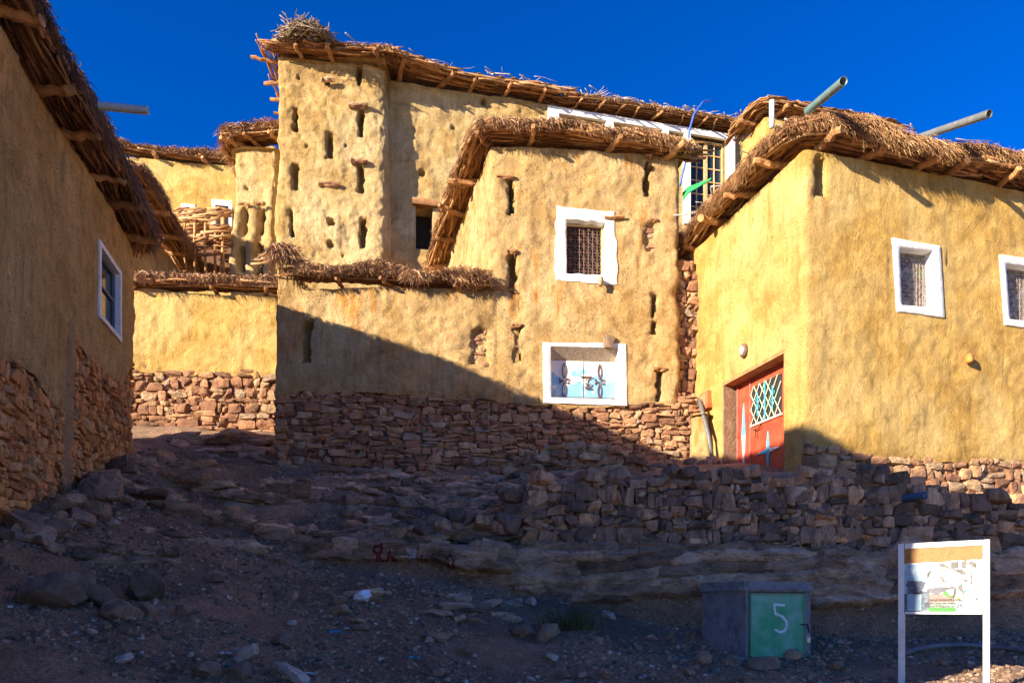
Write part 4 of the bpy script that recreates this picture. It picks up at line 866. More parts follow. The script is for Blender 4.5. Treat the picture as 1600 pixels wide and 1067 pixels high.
mb = MB(); a = H7.hit(1, 937, 444); tube1(mb, [H7.P(a[0], a[1] + .06, .0), H7.P(a[0], a[1] + .05, .12), H7.P(a[0] - .02, a[1] - .1, .16)], [.05, .05, .04], 7, .9); mb.build('clay_spout', M_STB, h7, True)
# roof of the central house
zc7 = 10.45
pth = [(-1.9, 19.3, 10.05), (-1.45, 17.7, 10.3), (-.95, 15.95, 10.45), (CN[0], CN[1], zc7), (.9, 14.22, zc7 + .02), (2.2, 14.35, zc7 - .08), (3.45, 14.5, zc7 - .18)]
eave(h7, pth, over=.34, thick=.17, raf=1.05, sticks=44, strands=1000, seed=16, rr=.06, sr=(.014, .035), inner=.7, hang=.16, sw=.007, lumps=1.4, poke=.18, ends=True)
# coping of the courtyard wall
us = np.linspace(LWn.hit(0, 466, 0)[0], LWn.hit(0, 768, 0)[0], 12)
eave(lw, LWn.P(us, LWn.hit(0, 600, 449)[1] - .02 - .018 * us, 0), over=.20, thick=.18, raf=1.1, sticks=12, strands=1300, seed=17, rr=.04, sr=(.01, .02), inner=.42, hang=.18, sw=.007, lumps=1.5)
us = np.linspace(.02, LWn.hit(0, 468, 0)[0], 4); eave(lw, LWn.P(us, topL(.1) - .03, -.0), over=.14, thick=.20, raf=.3, sticks=14, strands=2200, seed=18, rr=.03, sr=(.01, .02), inner=.42, hang=.36, sw=.008)

# ================================================================== WALL AT THE END OF THE LANE
h8 = thing('lane_wall', 'sunlit ochre wall on a pale stone base at the end of the lane, thatch coping on top', 'wall', (-6.5, 16.2, 5.2))
H8 = Wall([(-8.9, 15.95), (-4.6, 16.35), (-4.6, 16.8), (-8.9, 16.4)], True, .05, 13)
uE = H8.uof(np.array([-4.6, 16.35])); b8 = H8.poly(0, [(190, 578), (300, 583), (430, 590)]); t8 = H8.poly(0, [(190, 458), (430, 462)])
mb = MB(); wallmesh(mb, H8, 0, H8.L, lambda u: np.where(np.asarray(u) < uE, b8(u), 6.5), const(H8.hit(0, 300, 458)[1]), .045, .045, fine=[(0, uE)], ragged=.04, amp=.9); mb.build('plaster_wall', M_PLR, h8, True)
mb = MB(); masonry(mb, H8, .3, uE, const(4.9), lambda u: b8(u) + .08, .17, .33, .12, .0, 41, True, .04, .3, 4, .25, .3, .09); mb.build('stone_base', M_STB, h8)
mb = MB(); wallmesh(mb, H8, 0, uE, const(4.8), lambda u: b8(u) + .1, .3, .3, off0=-.12, amp=.2); mb.build('base_mortar', M_MORTAR, h8)
zt_ = H8.hit(0, 300, 458)[1]; us = np.linspace(0, uE, 10); eave(h8, H8.P(us, zt_, 0), over=.20, thick=.20, raf=1.2, sticks=26, strands=450, seed=19, rr=.04, sr=(.012, .03), inner=.45, hang=.16, sw=.008)

# ================================================================== RIGHT HOUSE
h9 = thing('mud_house', 'large yellow mud house at the right with a red metal door and two white-framed windows', 'house', (8, 14, 3.6))
B_ = np.array([4.57, 11.5]); H9 = Wall([(3.56, 15.15), B_, B_ + 8 * np.array([.963, .268]), B_ + 8 * np.array([.963, .268]) + 4 * np.array([-.268, .963])], True, .13, 14)
dr = [H9.hit(0, 1130, 745), H9.hit(0, 1224, 745)]; du0, du1 = dr[0][0], dr[1][0]; dz1 = (H9.hit(0, 1224, 546)[1] + H9.hit(0, 1130, 600)[1]) / 2; dz0 = 3.55
fe = [('box', du0, du1, dz0, dz1, .34), sl_(H9, 1, 1278, 1289, 246, 302, .22)]
W9 = []
for q in (((1393, 372), (1468, 385), (1475, 497), (1400, 487), (1405, 387), (1456, 393), (1460, 481), (1408, 477)), ((1561, 398), (1640, 410), (1646, 520), (1569, 508), (1571, 412), (1624, 420), (1630, 505), (1577, 499))):
    c = [H9.hit(1, *p) for p in q]; W9.append(c); i = c[4:]; fe.append(('box', min(i[0][0], i[3][0]) - .0, max(i[1][0], i[2][0]) + .0, min(i[2][1], i[3][1]) - .0, max(i[0][1], i[1][1]) + .0, .27))
bR = H9.poly(1, [(1262, 690), (1290, 704), (1400, 716), (1520, 722), (1600, 722), (1800, 735)]); uB = H9.uof(B_)
uC = H9.uof(B_ + 8 * np.array([.963, .268]))
zlo9 = lambda u: np.where(np.asarray(u) < uB - .05, 3.5, np.where(np.asarray(u) < uC, bR(u), 3.0))
z9 = 8.78
mb = MB(); wallmesh(mb, H9, 0, H9.L, zlo9, const(z9), .04, .04, fine=[(0, uB + 6)], feats=fe, ragged=.03, amp=.6, seed=9); cap(mb, H9, z9 - .03); mb.build('plaster_wall', M_PLR, h9, True)
mb = MB(); masonry(mb, H9, uB + .02, uC - .05, const(2.6), lambda u: bR(u) + .06, .19, .27, .12, .02, 51, True, .05, .28, 4, .2, .3, .09); mb.build('stone_base', M_STB, h9)
mb = MB(); wallmesh(mb, H9, uB, uC, const(2.4), lambda u: bR(u) + .1, .3, .3, off0=-.10, amp=.2); mb.build('base_mortar', M_MORTAR, h9)
lab = ['white-framed window with a green scrap behind its lattice', 'white-framed window cut by the right edge of the photo']
m, t, b = nmat('lattice_glass'); M_LG = m; o = OC(t); t.links.new(ramp(t, noise(t, o, 9, 2), [(.44, (.015, .02, .03)), (.55, (.18, .28, .36)), (.66, (.55, .62, .66))]), b.inputs['Base Color']); b.inputs['Roughness'].default_value = .2
for k, c in enumerate(W9):
    mb = MB(); ring_frame(mb, H9, [c[3], c[2], c[1], c[0]], [c[7], c[6], c[5], c[4]], .020, .24, .005, 60 + k, 16); wn = mb.build('window', M_WHITE, h9, True, lab[k])
    a0 = (c[4][0] + c[7][0]) / 2; a1 = (c[5][0] + c[6][0]) / 2; y0 = (c[7][1] + c[6][1]) / 2; y1 = (c[4][1] + c[5][1]) / 2
    mb = MB(); nc, nr = 10, 15
    grille_S(mb, H9, a0, a1, y0, y1, -.15, nc, nr, .0055)
    mb.build('grille', M_PALEIRON, wn); mb = MB(); quadbox(mb, H9, a0 - .02, a1 + .02, y0 - .02, y1 + .02, -.235, -.22); mb.build('pane', M_LG, wn)
    if k == 0:
        mb = MB(); quadbox(mb, H9, a1 - .13, a1 - .03, (y0 + y1) / 2 + .10, (y0 + y1) / 2 + .28, -.215, -.20); mb.build('green_scrap', paint('green_cloth', (.02, .35, .08)), wn)
# door
M_RED = paint('worn_red_paint', (.46, .05, .025), (.55, .10, .04), .45, 3, (.42, .68), grime=.22, bs=.5)
M_REDP = paint('faded_red_paint', (.50, .12, .09), (.46, .05, .03), .55, 4, grime=.2)
M_CREAM = paint('cream_paint', (.75, .66, .48), (.6, .5, .33), .5, 9, grime=.2)
M_TEAL = paint('teal_paint', (.05, .42, .50), (.08, .5, .55), .5, 9, grime=.1)
M_STAR = paint('pale_star_paint', (.75, .80, .78), (.6, .7, .7), .5, 9, grime=.1)
M_SKYB = paint('sky_blue_paint', (.10, .50, .68), (.2, .6, .7), .5, 6, grime=.1)
def hd(px, py): return H9.hit(0, px, py)
# recess side made of brown mud, wooden lintel
dp = -.26; DW = Wall([np.array([3.56, 15.15]) + .26 * np.array([.9638, .2667]), B_ + .26 * np.array([.9638, .2667])], False, 0, 15)
def hq(px, py): return DW.hit(0, px, py)
L0, _ = hq(1153, 700); L1, _ = hq(1231, 700)
Lz1 = hq(1190, 578)[1] ; 
dl = hq(1150, 605); drr = hq(1229, 560); dtop = (dl[1] + drr[1]) / 2
mb = MB(); mb_ = mb
quadbox(mb, DW, L0, L1, dz0, dtop + .15, -.05, .0); door = mb.build('door', M_RED, h9)
mb = MB()
for q in ((L0, L0 + .05, dz0, dtop + .15), (L1 - .05, L1, dz0, dtop + .15), (L0 + .05, L1 - .05, dtop + .02, dtop + .15)): quadbox(mb, DW, *q, .002, .03)
xm = hq(1173, 690)[0]; quadbox(mb, DW, xm - .02, xm + .02, dz0, dtop + .02, .002, .02); mb.build('door_frame', M_REDP, door)
g = [hq(1174, 604), hq(1221, 586), hq(1224, 645), hq(1177, 664)]; a0, a1 = (g[0][0] + g[3][0]) / 2, (g[1][0] + g[2][0]) / 2; y1 = (g[0][1] + g[1][1]) / 2; y0 = (g[2][1] + g[3][1]) / 2
mb = MB(); quadbox(mb, DW, a0, a1, y0, y1, .003, .008); mb.build('pane', M_GLASS, door)
mb = MB(); w_ = a1 - a0; h_ = y1 - y0; bars = []
for k in range(-2, 6):
    for sg in (1, -1):
        x0 = a0 + w_ * k / 5; x1 = x0 + sg * w_ * .5; p, q = (x0, y0), (x1, y1)
        # clip to the opening
        tt_ = [0, 1]
        for (c0, c1) in ((a0, 1), (a1, -1)):
            s0 = (p[0] - c0) * c1; s1 = (q[0] - c0) * c1
            if s0 < 0 and s1 < 0: tt_ = None; break
            if s0 < 0: tt_[0] = max(tt_[0], s0 / (s0 - s1))
            if s1 < 0: tt_[1] = min(tt_[1], s0 / (s0 - s1))
        if tt_ is None or tt_[1] - tt_[0] < .05: continue
        f = lambda s: DW.P(p[0] + (q[0] - p[0]) * s, p[1] + (q[1] - p[1]) * s, .03)
        bars.append([f(tt_[0]), f((tt_[0] + tt_[1]) / 2), f(tt_[1])])
tubes(mb, np.array(bars), .008, 5); 
for q in ((a0 - .02, a1 + .02, y0 - .03, y0),): quadbox(mb, DW, *q, .005, .035)
mb.build('grille', M_CREAM, door)
mb = MB(); xc = (a0 + a1) / 2; tube1(mb, DW.P(np.array([xc] * 3), np.linspace(y0, y1, 3), .042 + np.zeros(3)), .014, 6)
for xq in (a0 + w_ * .25, a0 + w_ * .75):
    tube1(mb, DW.P(np.array([xq] * 3), np.linspace(y0 + .12, y1 - .15, 3), .042 + np.zeros(3)), .010, 6)
    th = np.linspace(0, 2 * math.pi, 14)
    for zc in (y0 + h_ * .4, y0 + h_ * .6):
        for s2 in (-1, 1): tube1(mb, DW.P(xq + s2 * .03 + .025 * np.cos(th), zc + .03 * np.sin(th), .042 + 0 * th), .006, 5)
mb.build('grille_scrolls', M_TEAL, door)
def diamond(parent, uc, zc, wl, wr, ht, hb, mats, o0=.0235):
    c = (uc, zc); tip = {'t': (uc, zc + ht), 'b': (uc, zc - hb), 'l': (uc - wl, zc), 'r': (uc + wr, zc)}; k = .045
    for nm, mt in (('t', mats[0]), ('b', mats[1]), ('l', mats[2]), ('r', mats[3])):
        if nm in 'tb' : e = [(uc - k, zc), tip[nm], (uc + k, zc)]
        else:
            if (nm == 'l' and wl < .05) or (nm == 'r' and wr < .05): continue
            e = [(uc, zc - k), tip[nm], (uc, zc + k)]
        mb = MB(); V = [DW.P(a, z, o) for o in (o0 - .02, o0 + (.001 if nm in 'tb' else .0)) for a, z in e]; mb.add(np.array(V), [np.array([[0, 1, 2], [5, 4, 3]]), np.array([[0, 3, 4, 1], [1, 4, 5, 2], [2, 5, 3, 0]])]); mb.build('painted_star_point', mt, parent)
s1 = hq(1163, 680); diamond(door, s1[0], s1[1], .0, .0, hq(1163, 630)[1] - s1[1] , s1[1] - hq(1163, 728)[1], (M_SKYB, M_STAR, M_STAR, M_STAR)) if False else None
def kite(parent, u_, zc, zt, zb, w, mt, mbm, o0=.0235):
    for (a_, b__, mm) in ((zt, zc, mt), (zb, zc, mbm)):
        mb = MB(); e = [(u_ - w, b__), (u_, a_), (u_ + w, b__)]; V = [DW.P(a, z, o) for o in (o0 - .02, o0) for a, z in e]; mb.add(np.array(V), [np.array([[0, 1, 2], [5, 4, 3]]), np.array([[0, 3, 4, 1], [1, 4, 5, 2], [2, 5, 3, 0]])]); mb.build('painted_star_point', mm, parent)
u_ = hq(1163, 680)[0]; kite(door, u_, hq(1163, 680)[1], hq(1163, 630)[1], hq(1163, 727)[1], .055, M_SKYB, M_STAR)
c = hq(1201, 704); diamond(door, c[0], c[1], .34, .36, hq(1201, 673)[1] - c[1], c[1] - hq(1201, 738)[1], (M_SKYB, M_TEAL, M_SKYB, M_STAR))
for q in door.children:
    pass
mb = MB(); a = hq(1182, 672); tube1(mb, DW.P(np.linspace(a[0] - .02, a[0] + .22, 4), a[1] + np.array([0, .01, 0, .05]), .05 + np.zeros(4)), .012, 6); tube1(mb, DW.P(np.array([a[0] + .05] * 4), a[1] - np.linspace(0, .14, 4), .05 + np.array([0, .01, .01, 0])), .010, 6); mb.build('door_bolt', M_DARK, door)
# brown inner jamb and lintel of the doorway
M_JAMB = paint('brown_mud_jamb', (.24, .14, .08), (.34, .22, .13), .95, 5, bs=4)
mb = MB(); W2 = H9; k = 12; zz = np.linspace(dz0, dz1, k); 
for (ui, s) in ((du0 + .012, 1),):
    A2 = np.stack([H9.P(ui, z_, .004) for z_ in zz]); C2 = np.stack([H9.P(ui + .0, z_, -.30) for z_ in zz]); D2 = A2 - np.array([0, .0, 0]) 
    T, Nn, Uv = H9.frame(ui); t0 = T * .02
    V = np.vstack([A2 - t0, A2 + t0, C2 + t0, C2 - t0]); Q = [[r * k + i, r * k + i + 1, ((r + 1) % 4) * k + i + 1, ((r + 1) % 4) * k + i] for r in range(4) for i in range(k - 1)]; mb.add(V, np.array(Q))
mb.build('door_jamb', M_JAMB, h9)
mb = MB(); quadbox(mb, H9, du0 - .02, du1 + .02, dz1 - .05, dz1 + .015, -.30, .006); mb.build('door_lintel', M_LOG, h9)
# wall lamp, meter box
mb = MB(); a = H9.hit(0, 1165, 548); T, Nn, Uv = H9.frame(a[0]); c0 = H9.P(a[0], a[1], .0)
stones(mb, [c0 + Nn * .035], [(.09, .05, .11)], np.array([[T, Nn, Uv]]), 6, [.5], 0, 1.0, 1, 0); lp = mb.build('wall_lamp', M_IRON, h9, True)
mb = MB(); stones(mb, [c0 + Nn * .06], [(.055, .05, .075)], np.array([[T, Nn, Uv]]), 6, [.5], 0, 1.0, 1, 0); mb.build('lamp_glass', paint('milky_glass', (.6, .62, .6), (.5, .55, .55), .15), lp, True)
a = H9.hit(0, 1100, 643); c_ = H9.hit(0, 1113, 610); mb = MB(); quadbox(mb, H9, a[0], c_[0], a[1], c_[1] + .0, -.01, .10); bx = mb.build('meter_box', paint('orange_red_wood', (.48, .14, .05), (.40, .10, .04), .6), h9)
mb = MB(); quadbox(mb, H9, a[0] + .05, c_[0] - .05, a[1] + .05, c_[1] - .05, .10, .115); mb.build('box_door', paint('faded_orange_wood', (.52, .20, .09)), bx)
mb = MB(); a = H9.hit(1, 1512, 562); T, Nn, Uv = H9.frame(a[0]); stones(mb, [H9.P(a[0], a[1], .04)], [(.06, .07, .07)], np.array([[T, Nn, Uv]]), 4, [.5]); mb.build('clay_peg', paint('orange_clay', (.55, .22, .04), (.45, .17, .03), .8), h9, True)
# pale gable end remnant at the base of the corner
# roof
pth = [(*(H9.P(u, 0, 0)[:2]), z) for u, z in [(0.02, z9 - .12), (1.2, z9 - .02), (2.4, z9), (uB - .15, z9 + .05), (uB + .25, z9 + .05), (uB + 2, z9), (uB + 4, z9 - .02), (uB + 7.8, z9 - .05)]]
eave(h9, pth, over=.30, thick=.19, raf=.85, sticks=46, strands=2300, seed=24, rr=.065, sr=(.014, .038), inner=.8, hang=.20, sw=.0055, poke=.10, rafdrop=.02, lumps=1.5)
toproll(h9, [(3.7, 14.6, 9.15), (4.5, 11.6, 9.2), (11, 13.4, 9.2)], 60, 35, r=(.006, .014))
spout('drain_pipe', h9, at(1262, 174, 11.55), at(1318, 127, 10.5), .062, M_PIPE); spout('drain_pipe', h9, at(1440, 214, 12.2), at(1546, 178, 11.0), .058, M_PIPEG)
# sheet of faded green plastic and ridge mud on the roof
mb = MB(); n = 40; us = np.linspace(2.0, uB + 2.0, n); rows = []
for k, (o, h) in enumerate(((.12, .50), (-.1, .60), (-.5, .64), (-.9, .5))):
    p = H9.P(us, z9 + h - .12 + .05 * vn(P3(us * 2, k, 0), 3), o + .08 * vn(P3(us * 3, k, 5), 3)); rows.append(p)
V = np.concatenate(rows); Q = np.array([[r * n + i, r * n + i + 1, (r + 1) * n + i + 1, (r + 1) * n + i] for r in range(3) for i in range(n - 1)]); mb.add(np.vstack([V, V - [0, 0, .01]]), np.vstack([Q, Q + len(V)])); mb.build('roof_sheet', paint('faded_green_plastic', (.30, .38, .33), (.42, .46, .38), .5, 4), h9, True)
# green cloth at the low end of the eave
mb = MB(); n = 16; Uq, Vq = np.meshgrid(np.linspace(0, 1, n), np.linspace(0, 1, 8), indexing='ij'); p = (np.outer(1 - Uq.ravel(), at(1066, 306, 14.6)) + np.outer(Uq.ravel(), at(1108, 278, 14.3))); p += np.outer((Vq.ravel() - .5) * (1 - .8 * Uq.ravel()), [.05, .25, .30]) + .05 * np.stack([vn(p * 6, k) for k in range(3)], -1)
I = np.arange(n * 8).reshape(n, 8); Q = np.stack([I[:-1, :-1], I[1:, :-1], I[1:, 1:], I[:-1, 1:]], -1).reshape(-1, 4); mb.add(np.vstack([p, p + [0, .015, -.01]]), np.vstack([Q, Q + n * 8])); solo(mb, 'cloth', paint('green_blue_cloth', (.015, .26, .07), (.03, .22, .24), .8, 5, (.48, .55)), 'crumpled green and turquoise cloth lying on the low end of the right house roof', 'cloth', smooth=True)
mb = MB(); pts = [at(1112, 157, 20.4), at(1098, 160, 20.0), at(1084, 180, 19.9), at(1077, 205, 19.95), at(1073, 245, 20.0), at(1060, 302, 20.0)]; q = []
for i in range(len(pts) - 1):
    for k in range(5): q.append(pts[i] + (pts[i + 1] - pts[i]) * k / 5)
tube1(mb, np.array(q), .028, 6); solo(mb, 'cable', M_BLUE, 'bright blue cable hanging from the long eave past the wooden window', 'cable', smooth=True)
mb = MB(); pts = [at(1093, 625, 14.25), at(1098, 645, 14.1), at(1107, 680, 13.9), at(1113, 718, 13.8)]; tube1(mb, np.array(pts), .04, 8); solo(mb, 'drain_pipe', M_PIPEG, 'thin grey pipe leaning beside the orange box left of the red door', 'pipe', smooth=True)
# mud buttress under the pipe
mb = MB(); BB = Wall([(3.36, 14.35), (3.46, 14.05), (3.80, 13.92), (4.0, 14.4)], True, .1, 16); wallmesh(mb, BB, 0, BB.L, const(3.8), const(5.35), .06, .06, amp=.8, batter=.08); cap(mb, BB, 5.3); mb.build('mud_buttress', M_PL, h7, True)
# ================================================================== DRY STONE RETAINING WALL
rw = thing('dry_stone_wall', 'long dark dry-stone retaining wall on the rock ledge below the red door', 'wall', (4, 9.9, 2.4))
RW = Wall([(.35, 10.9), (.12, 10.3), (.15, 9.72), (2.0, 9.62), (4.6, 9.66), (7.0, 9.68), (10.5, 9.8)], False, .1, 17)
ux = [RW.uof(np.array(p)) for p in ((.35, 10.9), (.12, 10.3), (.15, 9.72), (2.0, 9.62), (4.6, 9.66), (5.3, 9.66), (5.9, 9.67), (6.6, 9.68), (10.5, 9.8))]
rt = [3.3, 3.26, 3.28, 3.34, 3.38, 3.3, 3.15, 2.98, 2.95]
rtf = lambda u: np.interp(u, ux, rt)
mb = MB(); masonry(mb, RW, .0, RW.L, const(2.22), rtf, .185, .235, .17, .03, 61, True, .07, .25, 4, .22, .24, .10, prot=.035, batter=.06, zref=2.4, gap=1.0); mb.build('stone_courses', M_STG, rw)
mb = MB(); wallmesh(mb, RW, 0, RW.L, const(2.1), lambda u: rtf(u) - .08, .2, .2, off0=-.20, amp=.4); mb.build('rubble_core', M_MORTAR, rw)
# small terrace wall
tw = thing('dry_stone_wall', 'short broken stone wall on the terrace just below the blue and white shutter', 'wall', (1.3, 12.6, 3.8))
TWW = Wall([(-.4, 12.75), (.3, 12.45), (1.6, 12.4), (2.9, 12.75)], False, .1, 18); mb = MB(); ut = TWW.L
masonry(mb, TWW, 0, ut, const(3.55), lambda u: np.interp(u, [0, .5, 1.2, 2.2, ut], [3.95, 4.15, 4.42, 4.35, 3.85]), .14, .27, .16, 0, 62, True, .08, .3, 4, .1, .4, .12, prot=.05); mb.build('stone_courses', M_STB, tw)
mb = MB(); wallmesh(mb, TWW, 0, ut, const(3.5), lambda u: np.interp(u, [0, .5, 1.2, 2.2, ut], [3.85, 4.05, 4.32, 4.25, 3.7]), .2, .2, off0=-.2, amp=.3); mb.build('rubble_core', M_MORTAR, tw)

# ================================================================== LOOSE ROCKS
def rock(pos, h, rnd, seed, label, group='loose rocks lying on the slope', n=6, name='loose_rock', mat=None, sink=.25, rot=None, cat='rock'):
    rg = np.random.default_rng(seed); a = rotax(np.array([rg.uniform(0, 6.28) if rot is None else rot]), np.array([rg.normal(0, .25)]), np.array([rg.normal(0, .25)]))
    mb = MB(); x, y, z = pos; stones(mb, [(x, y, z + h[2] * (1 - sink))], [h], a, n, [rnd], .10, .35, seed, 7); return solo(mb, name, mat or M_LOOSE, label, cat, group)
def gpos(px, py):            # where the view ray through a spot of the slope meets the ground
    Yv = np.arange(5, 16, .02); X_ = (px - 800) / F * Yv; Zr = CZ + (950 - py) / F * Yv; d = Zr - gz(X_, Yv); i = np.where(d < 0)[0]
    k = i[0] if len(i) else len(Yv) - 1; return np.array([X_[k], Yv[k], gz(X_[k], Yv[k])])
big = [(88, 945, .27, .20, .16, .25, 'big grey boulder at the left foot of the slope'), (160, 948, .18, .12, .10, .15, 'flat dark block just right of the big grey boulder'), (225, 935, .2, .15, .12, .1, 'black rock in the middle of the lower left slope'),
       (195, 968, .16, .12, .09, .45, 'brown pointed rock in front of the black one at lower left'), (855, 1000, .13, .10, .10, .5, 'upright brown rock on the path below the bush'), (822, 995, .09, .07, .07, .45, 'small brown rock beside the upright one below the bush'),
       (1190, 1045, .16, .10, .07, .3, 'blue-grey slab at the foot of the green locker door'), (458, 1060, .17, .1, .05, .95, 'pale flat slab at the bottom edge of the photo'), (440, 1010, .08, .08, .07, .3, 'square grey rock near the bottom left of the gravel'),
       (124, 797, .09, .08, .09, .55, 'upright brown stone in the rubble along the left house'), (110, 825, .06, .05, .05, .8, 'small tan stone below the upright one by the left house'), (40, 835, .22, .16, .12, .4, 'large tilted slab at the corner of the left house'),
       (828, 945, .07, .05, .05, .92, 'pale broken stone at the left of the bush, larger of two'), (810, 943, .05, .04, .04, .9, 'pale broken stone at the left of the bush, smaller of two'), (1098, 1040, .08, .07, .08, .6, 'brown rock left of the locker base')]
for i, (px, py, a, b_, c_, r_, lb) in enumerate(big): rock(gpos(px, py), (a, b_, c_), r_, 100 + i, lb, None)
rg = np.random.default_rng(77); cnt = 0
for k in range(70):        # rubble along the foot of the left house
    yy = rg.uniform(7.3, 12.2); xw = -3.55 - .226 * yy; x = xw + abs(rg.normal(0, .30)) + .10; s = rg.uniform(.04, .15)
    rock((x, yy, float(gz(x, yy))), (s * rg.uniform(.9, 1.5), s, s * rg.uniform(.5, .9)), rg.uniform(.1, .85), 200 + k, 'loose stone in the rubble along the foot of the shaded left house', 'rubble stones along the left house', 4, 'rubble_stone')
def on_top(W, u, z, s, k, label, group, off=-.12):
    p = W.P(u, z, off + rg.normal(0, .05)); a = rotax(np.array([rg.uniform(0, 6.28)]), np.array([rg.normal(0, .2)]), np.array([rg.normal(0, .2)])); mb = MB()
    stones(mb, [p + [0, 0, s * .55]], [(s * rg.uniform(1, 1.5), s * rg.uniform(.8, 1.1), s * rg.uniform(.55, .8))], a, 4, [rg.uniform(0, 1)], .1, .35, k, 6); solo(mb, 'cap_stone', M_STG, label, 'stone', group)
for k in range(24):
    u = RW.uof(np.array([.15, 9.72])) + rg.uniform(-.4, 8.6); on_top(RW, u, float(rtf(u)) + rg.uniform(-.06, .02), rg.uniform(.07, .15), 300 + k, 'loose stone lying on top of the long retaining wall', 'loose stones on the retaining wall')
for k in range(46):        # heap left of the retaining wall, above the painted ledge
    x = rg.uniform(-2.0, .15); yy = rg.uniform(9.75, 10.15); s = rg.uniform(.06, .15); z = 2.45 + rg.uniform(0, .05) + max(0, .30 * math.exp(-((x + .6) / .7) ** 2)) * rg.uniform(0, 1.1)
    rock((x, yy, z), (s * rg.uniform(.9, 1.4), s, s * rg.uniform(.6, .9)), rg.uniform(.0, .8), 400 + k, 'dark stone in the heap left of the retaining wall, above the painted ledge', 'heaped stones above the painted ledge', 4, 'heaped_stone', M_STG, .3)
for k in range(110):        # scattered
    px = rg.uniform(20, 1560); py = rg.uniform(880, 1060); p = gpos(px, py)
    if p[1] > 9.3 or py < 900 + max(0, (px - 800)) * .1: continue
    s = .02 + .075 * rg.uniform() ** 2.2; rock(p, (s * 1.3, s, s * .7), rg.uniform(.2, 1), 500 + k, 'small loose stone scattered on the dark gravel slope', 'small stones scattered on the gravel', 3, 'loose_stone')
for k in range(24):
    x = rg.uniform(.9, 4.0); yy = rg.uniform(12.9, 14.0); s = rg.uniform(.05, .12); rock((x, yy, float(gz(x, yy))), (s * 1.3, s, s * .7), rg.uniform(.2, .95), 600 + k, 'loose stone on the terrace at the foot of the central house', 'stones on the terrace', 4, 'terrace_stone')
# scraps of litter
for i, (px, py, col, lb) in enumerate([(525, 992, (.02, .25, .45), 'bright blue scrap on the gravel below the white plastic bag'), (646, 1030, (.03, .35, .45), 'small turquoise scrap near the bottom middle of the gravel'), (558, 738, (.05, .12, .4), 'blue scrap at the foot of the shaded stone base'), (480, 1058, (.45, .5, .55), 'pale flattened wrapper beside the pale slab at the bottom edge'), (355, 1025, (.5, .5, .5), 'tiny white paper scrap on the left gravel')]):
    p = gpos(px, py); n = 6; g_ = np.linspace(-1, 1, n); Uq, Vq = np.meshgrid(g_, g_, indexing='ij'); V = np.stack([p[0] + .05 * Uq, p[1] + .035 * Vq, p[2] + .025 + .02 * vn(P3(Uq * 1.7, Vq * 1.7, i), 3)], -1).reshape(-1, 3); V[:, :2] += .012 * rg.normal(size=(n * n, 2))
    I = np.arange(n * n).reshape(n, n); Q = np.stack([I[:-1, :-1], I[1:, :-1], I[1:, 1:], I[:-1, 1:]], -1).reshape(-1, 4); mb = MB(); mb.add(np.vstack([V, V - [0, 0, .004]]), np.vstack([Q, Q + n * n])); solo(mb, 'litter', paint('scrap_%s' % 'abcde'[i], col, None, .5), lb, 'litter')
# gravel
n = 34000; x = rg.uniform(-6, 7.5, n); y = 5.5 + 4.2 * rg.uniform(0, 1, n) ** 1.0; sel = rg.uniform(0, 1, n) < .25; y = np.where(sel, rg.uniform(9.8, 15, n), y); x = np.where(sel, rg.uniform(-6.5, .5, n), x)
dn = fbm(P3(x * .8, y * .8, 2), 3, 4); keep = (dn > -.35) & (x > -3.5 - .226 * y); x = x[keep]; y = y[keep]; n = len(x); s = .006 + .022 * rg.uniform(0, 1, n) ** 3.5
mb = MB(); stones(mb, P3(x, y, gz(x, y) + s * .2), np.stack([s * 1.3, s, s * .7], 1), rotax(rg.uniform(0, 6.28, n), rg.normal(0, .3, n), rg.normal(0, .3, n)), 1, np.clip(rg.normal(.45, .25, n), 0, 1), 0, .5, 9, 2)
gr = mb.build('gravel', M_LOOSE, None); props(gr, 'dark gravel and stone chips spread over the sloping ground', 'gravel', None, 'stuff')

# ================================================================== GREEN LOCKER
lk = thing('meter_locker', 'squat grey concrete locker with a green metal door marked 5', 'locker', at(1215, 1035, 8.2))
M_CONC = paint('rough_concrete', (.24, .25, .27), (.16, .17, .19), .95, 7, bs=5, grime=.6)
KA = at(1166, 1040, 8.0); KB = at(1268, 1040, 8.25); KW = Wall([KA[:2] + np.array([-.30, .72]), KA[:2], KB[:2], KB[:2] + np.array([-.28, .72])], True, .02, 19)
kz0 = .75; kz1 = CZ + (950 - 908) / F * 8.1
kd = [KW.hit(1, 1170, 1029), KW.hit(1, 1259, 1029), KW.hit(1, 1254, 926), KW.hit(1, 1167, 924)]; kz = [(kd[0][1] + kd[1][1]) / 2, (kd[2][1] + kd[3][1]) / 2]
mb = MB(); wallmesh(mb, KW, 0, KW.L, const(kz0), const(kz1 - .10), .02, .02, amp=.45, feats=[('box', kd[0][0], kd[1][0], kz[0], kz[1], .05)]); bd = mb.build('body', M_CONC, lk, False)
mb = MB(); wallmesh(mb, KW, 0, KW.L, const(kz1 - .10), const(kz1), .03, .02, amp=.2, off0=.03)
us = np.arange(0, KW.L, .03); V = KW.P(us, kz1, .03 + .0 * us); c0 = V.mean(0); n = len(us); mb.add(np.vstack([V, c0[None]]), np.array([[i, (i + 1) % n, n] for i in range(n)])); V = KW.P(us, kz1 - .10, .03 + .0 * us); mb.add(np.vstack([V, V.mean(0)[None]]), np.array([[i, (i + 1) % n, n] for i in range(n)])); mb.build('top_slab', M_CONC, lk, False)
M_GREEN = paint('worn_green_paint', (.02, .30, .13), (.16, .38, .28), .55, 2.6, (.40, .60), grime=.45)
mb = MB(); e = .012; quadbox(mb, KW, kd[0][0] + e, kd[1][0] - e, kz[0] + e, kz[1] - e, -.03, .005); dk = mb.build('door', M_GREEN, lk)
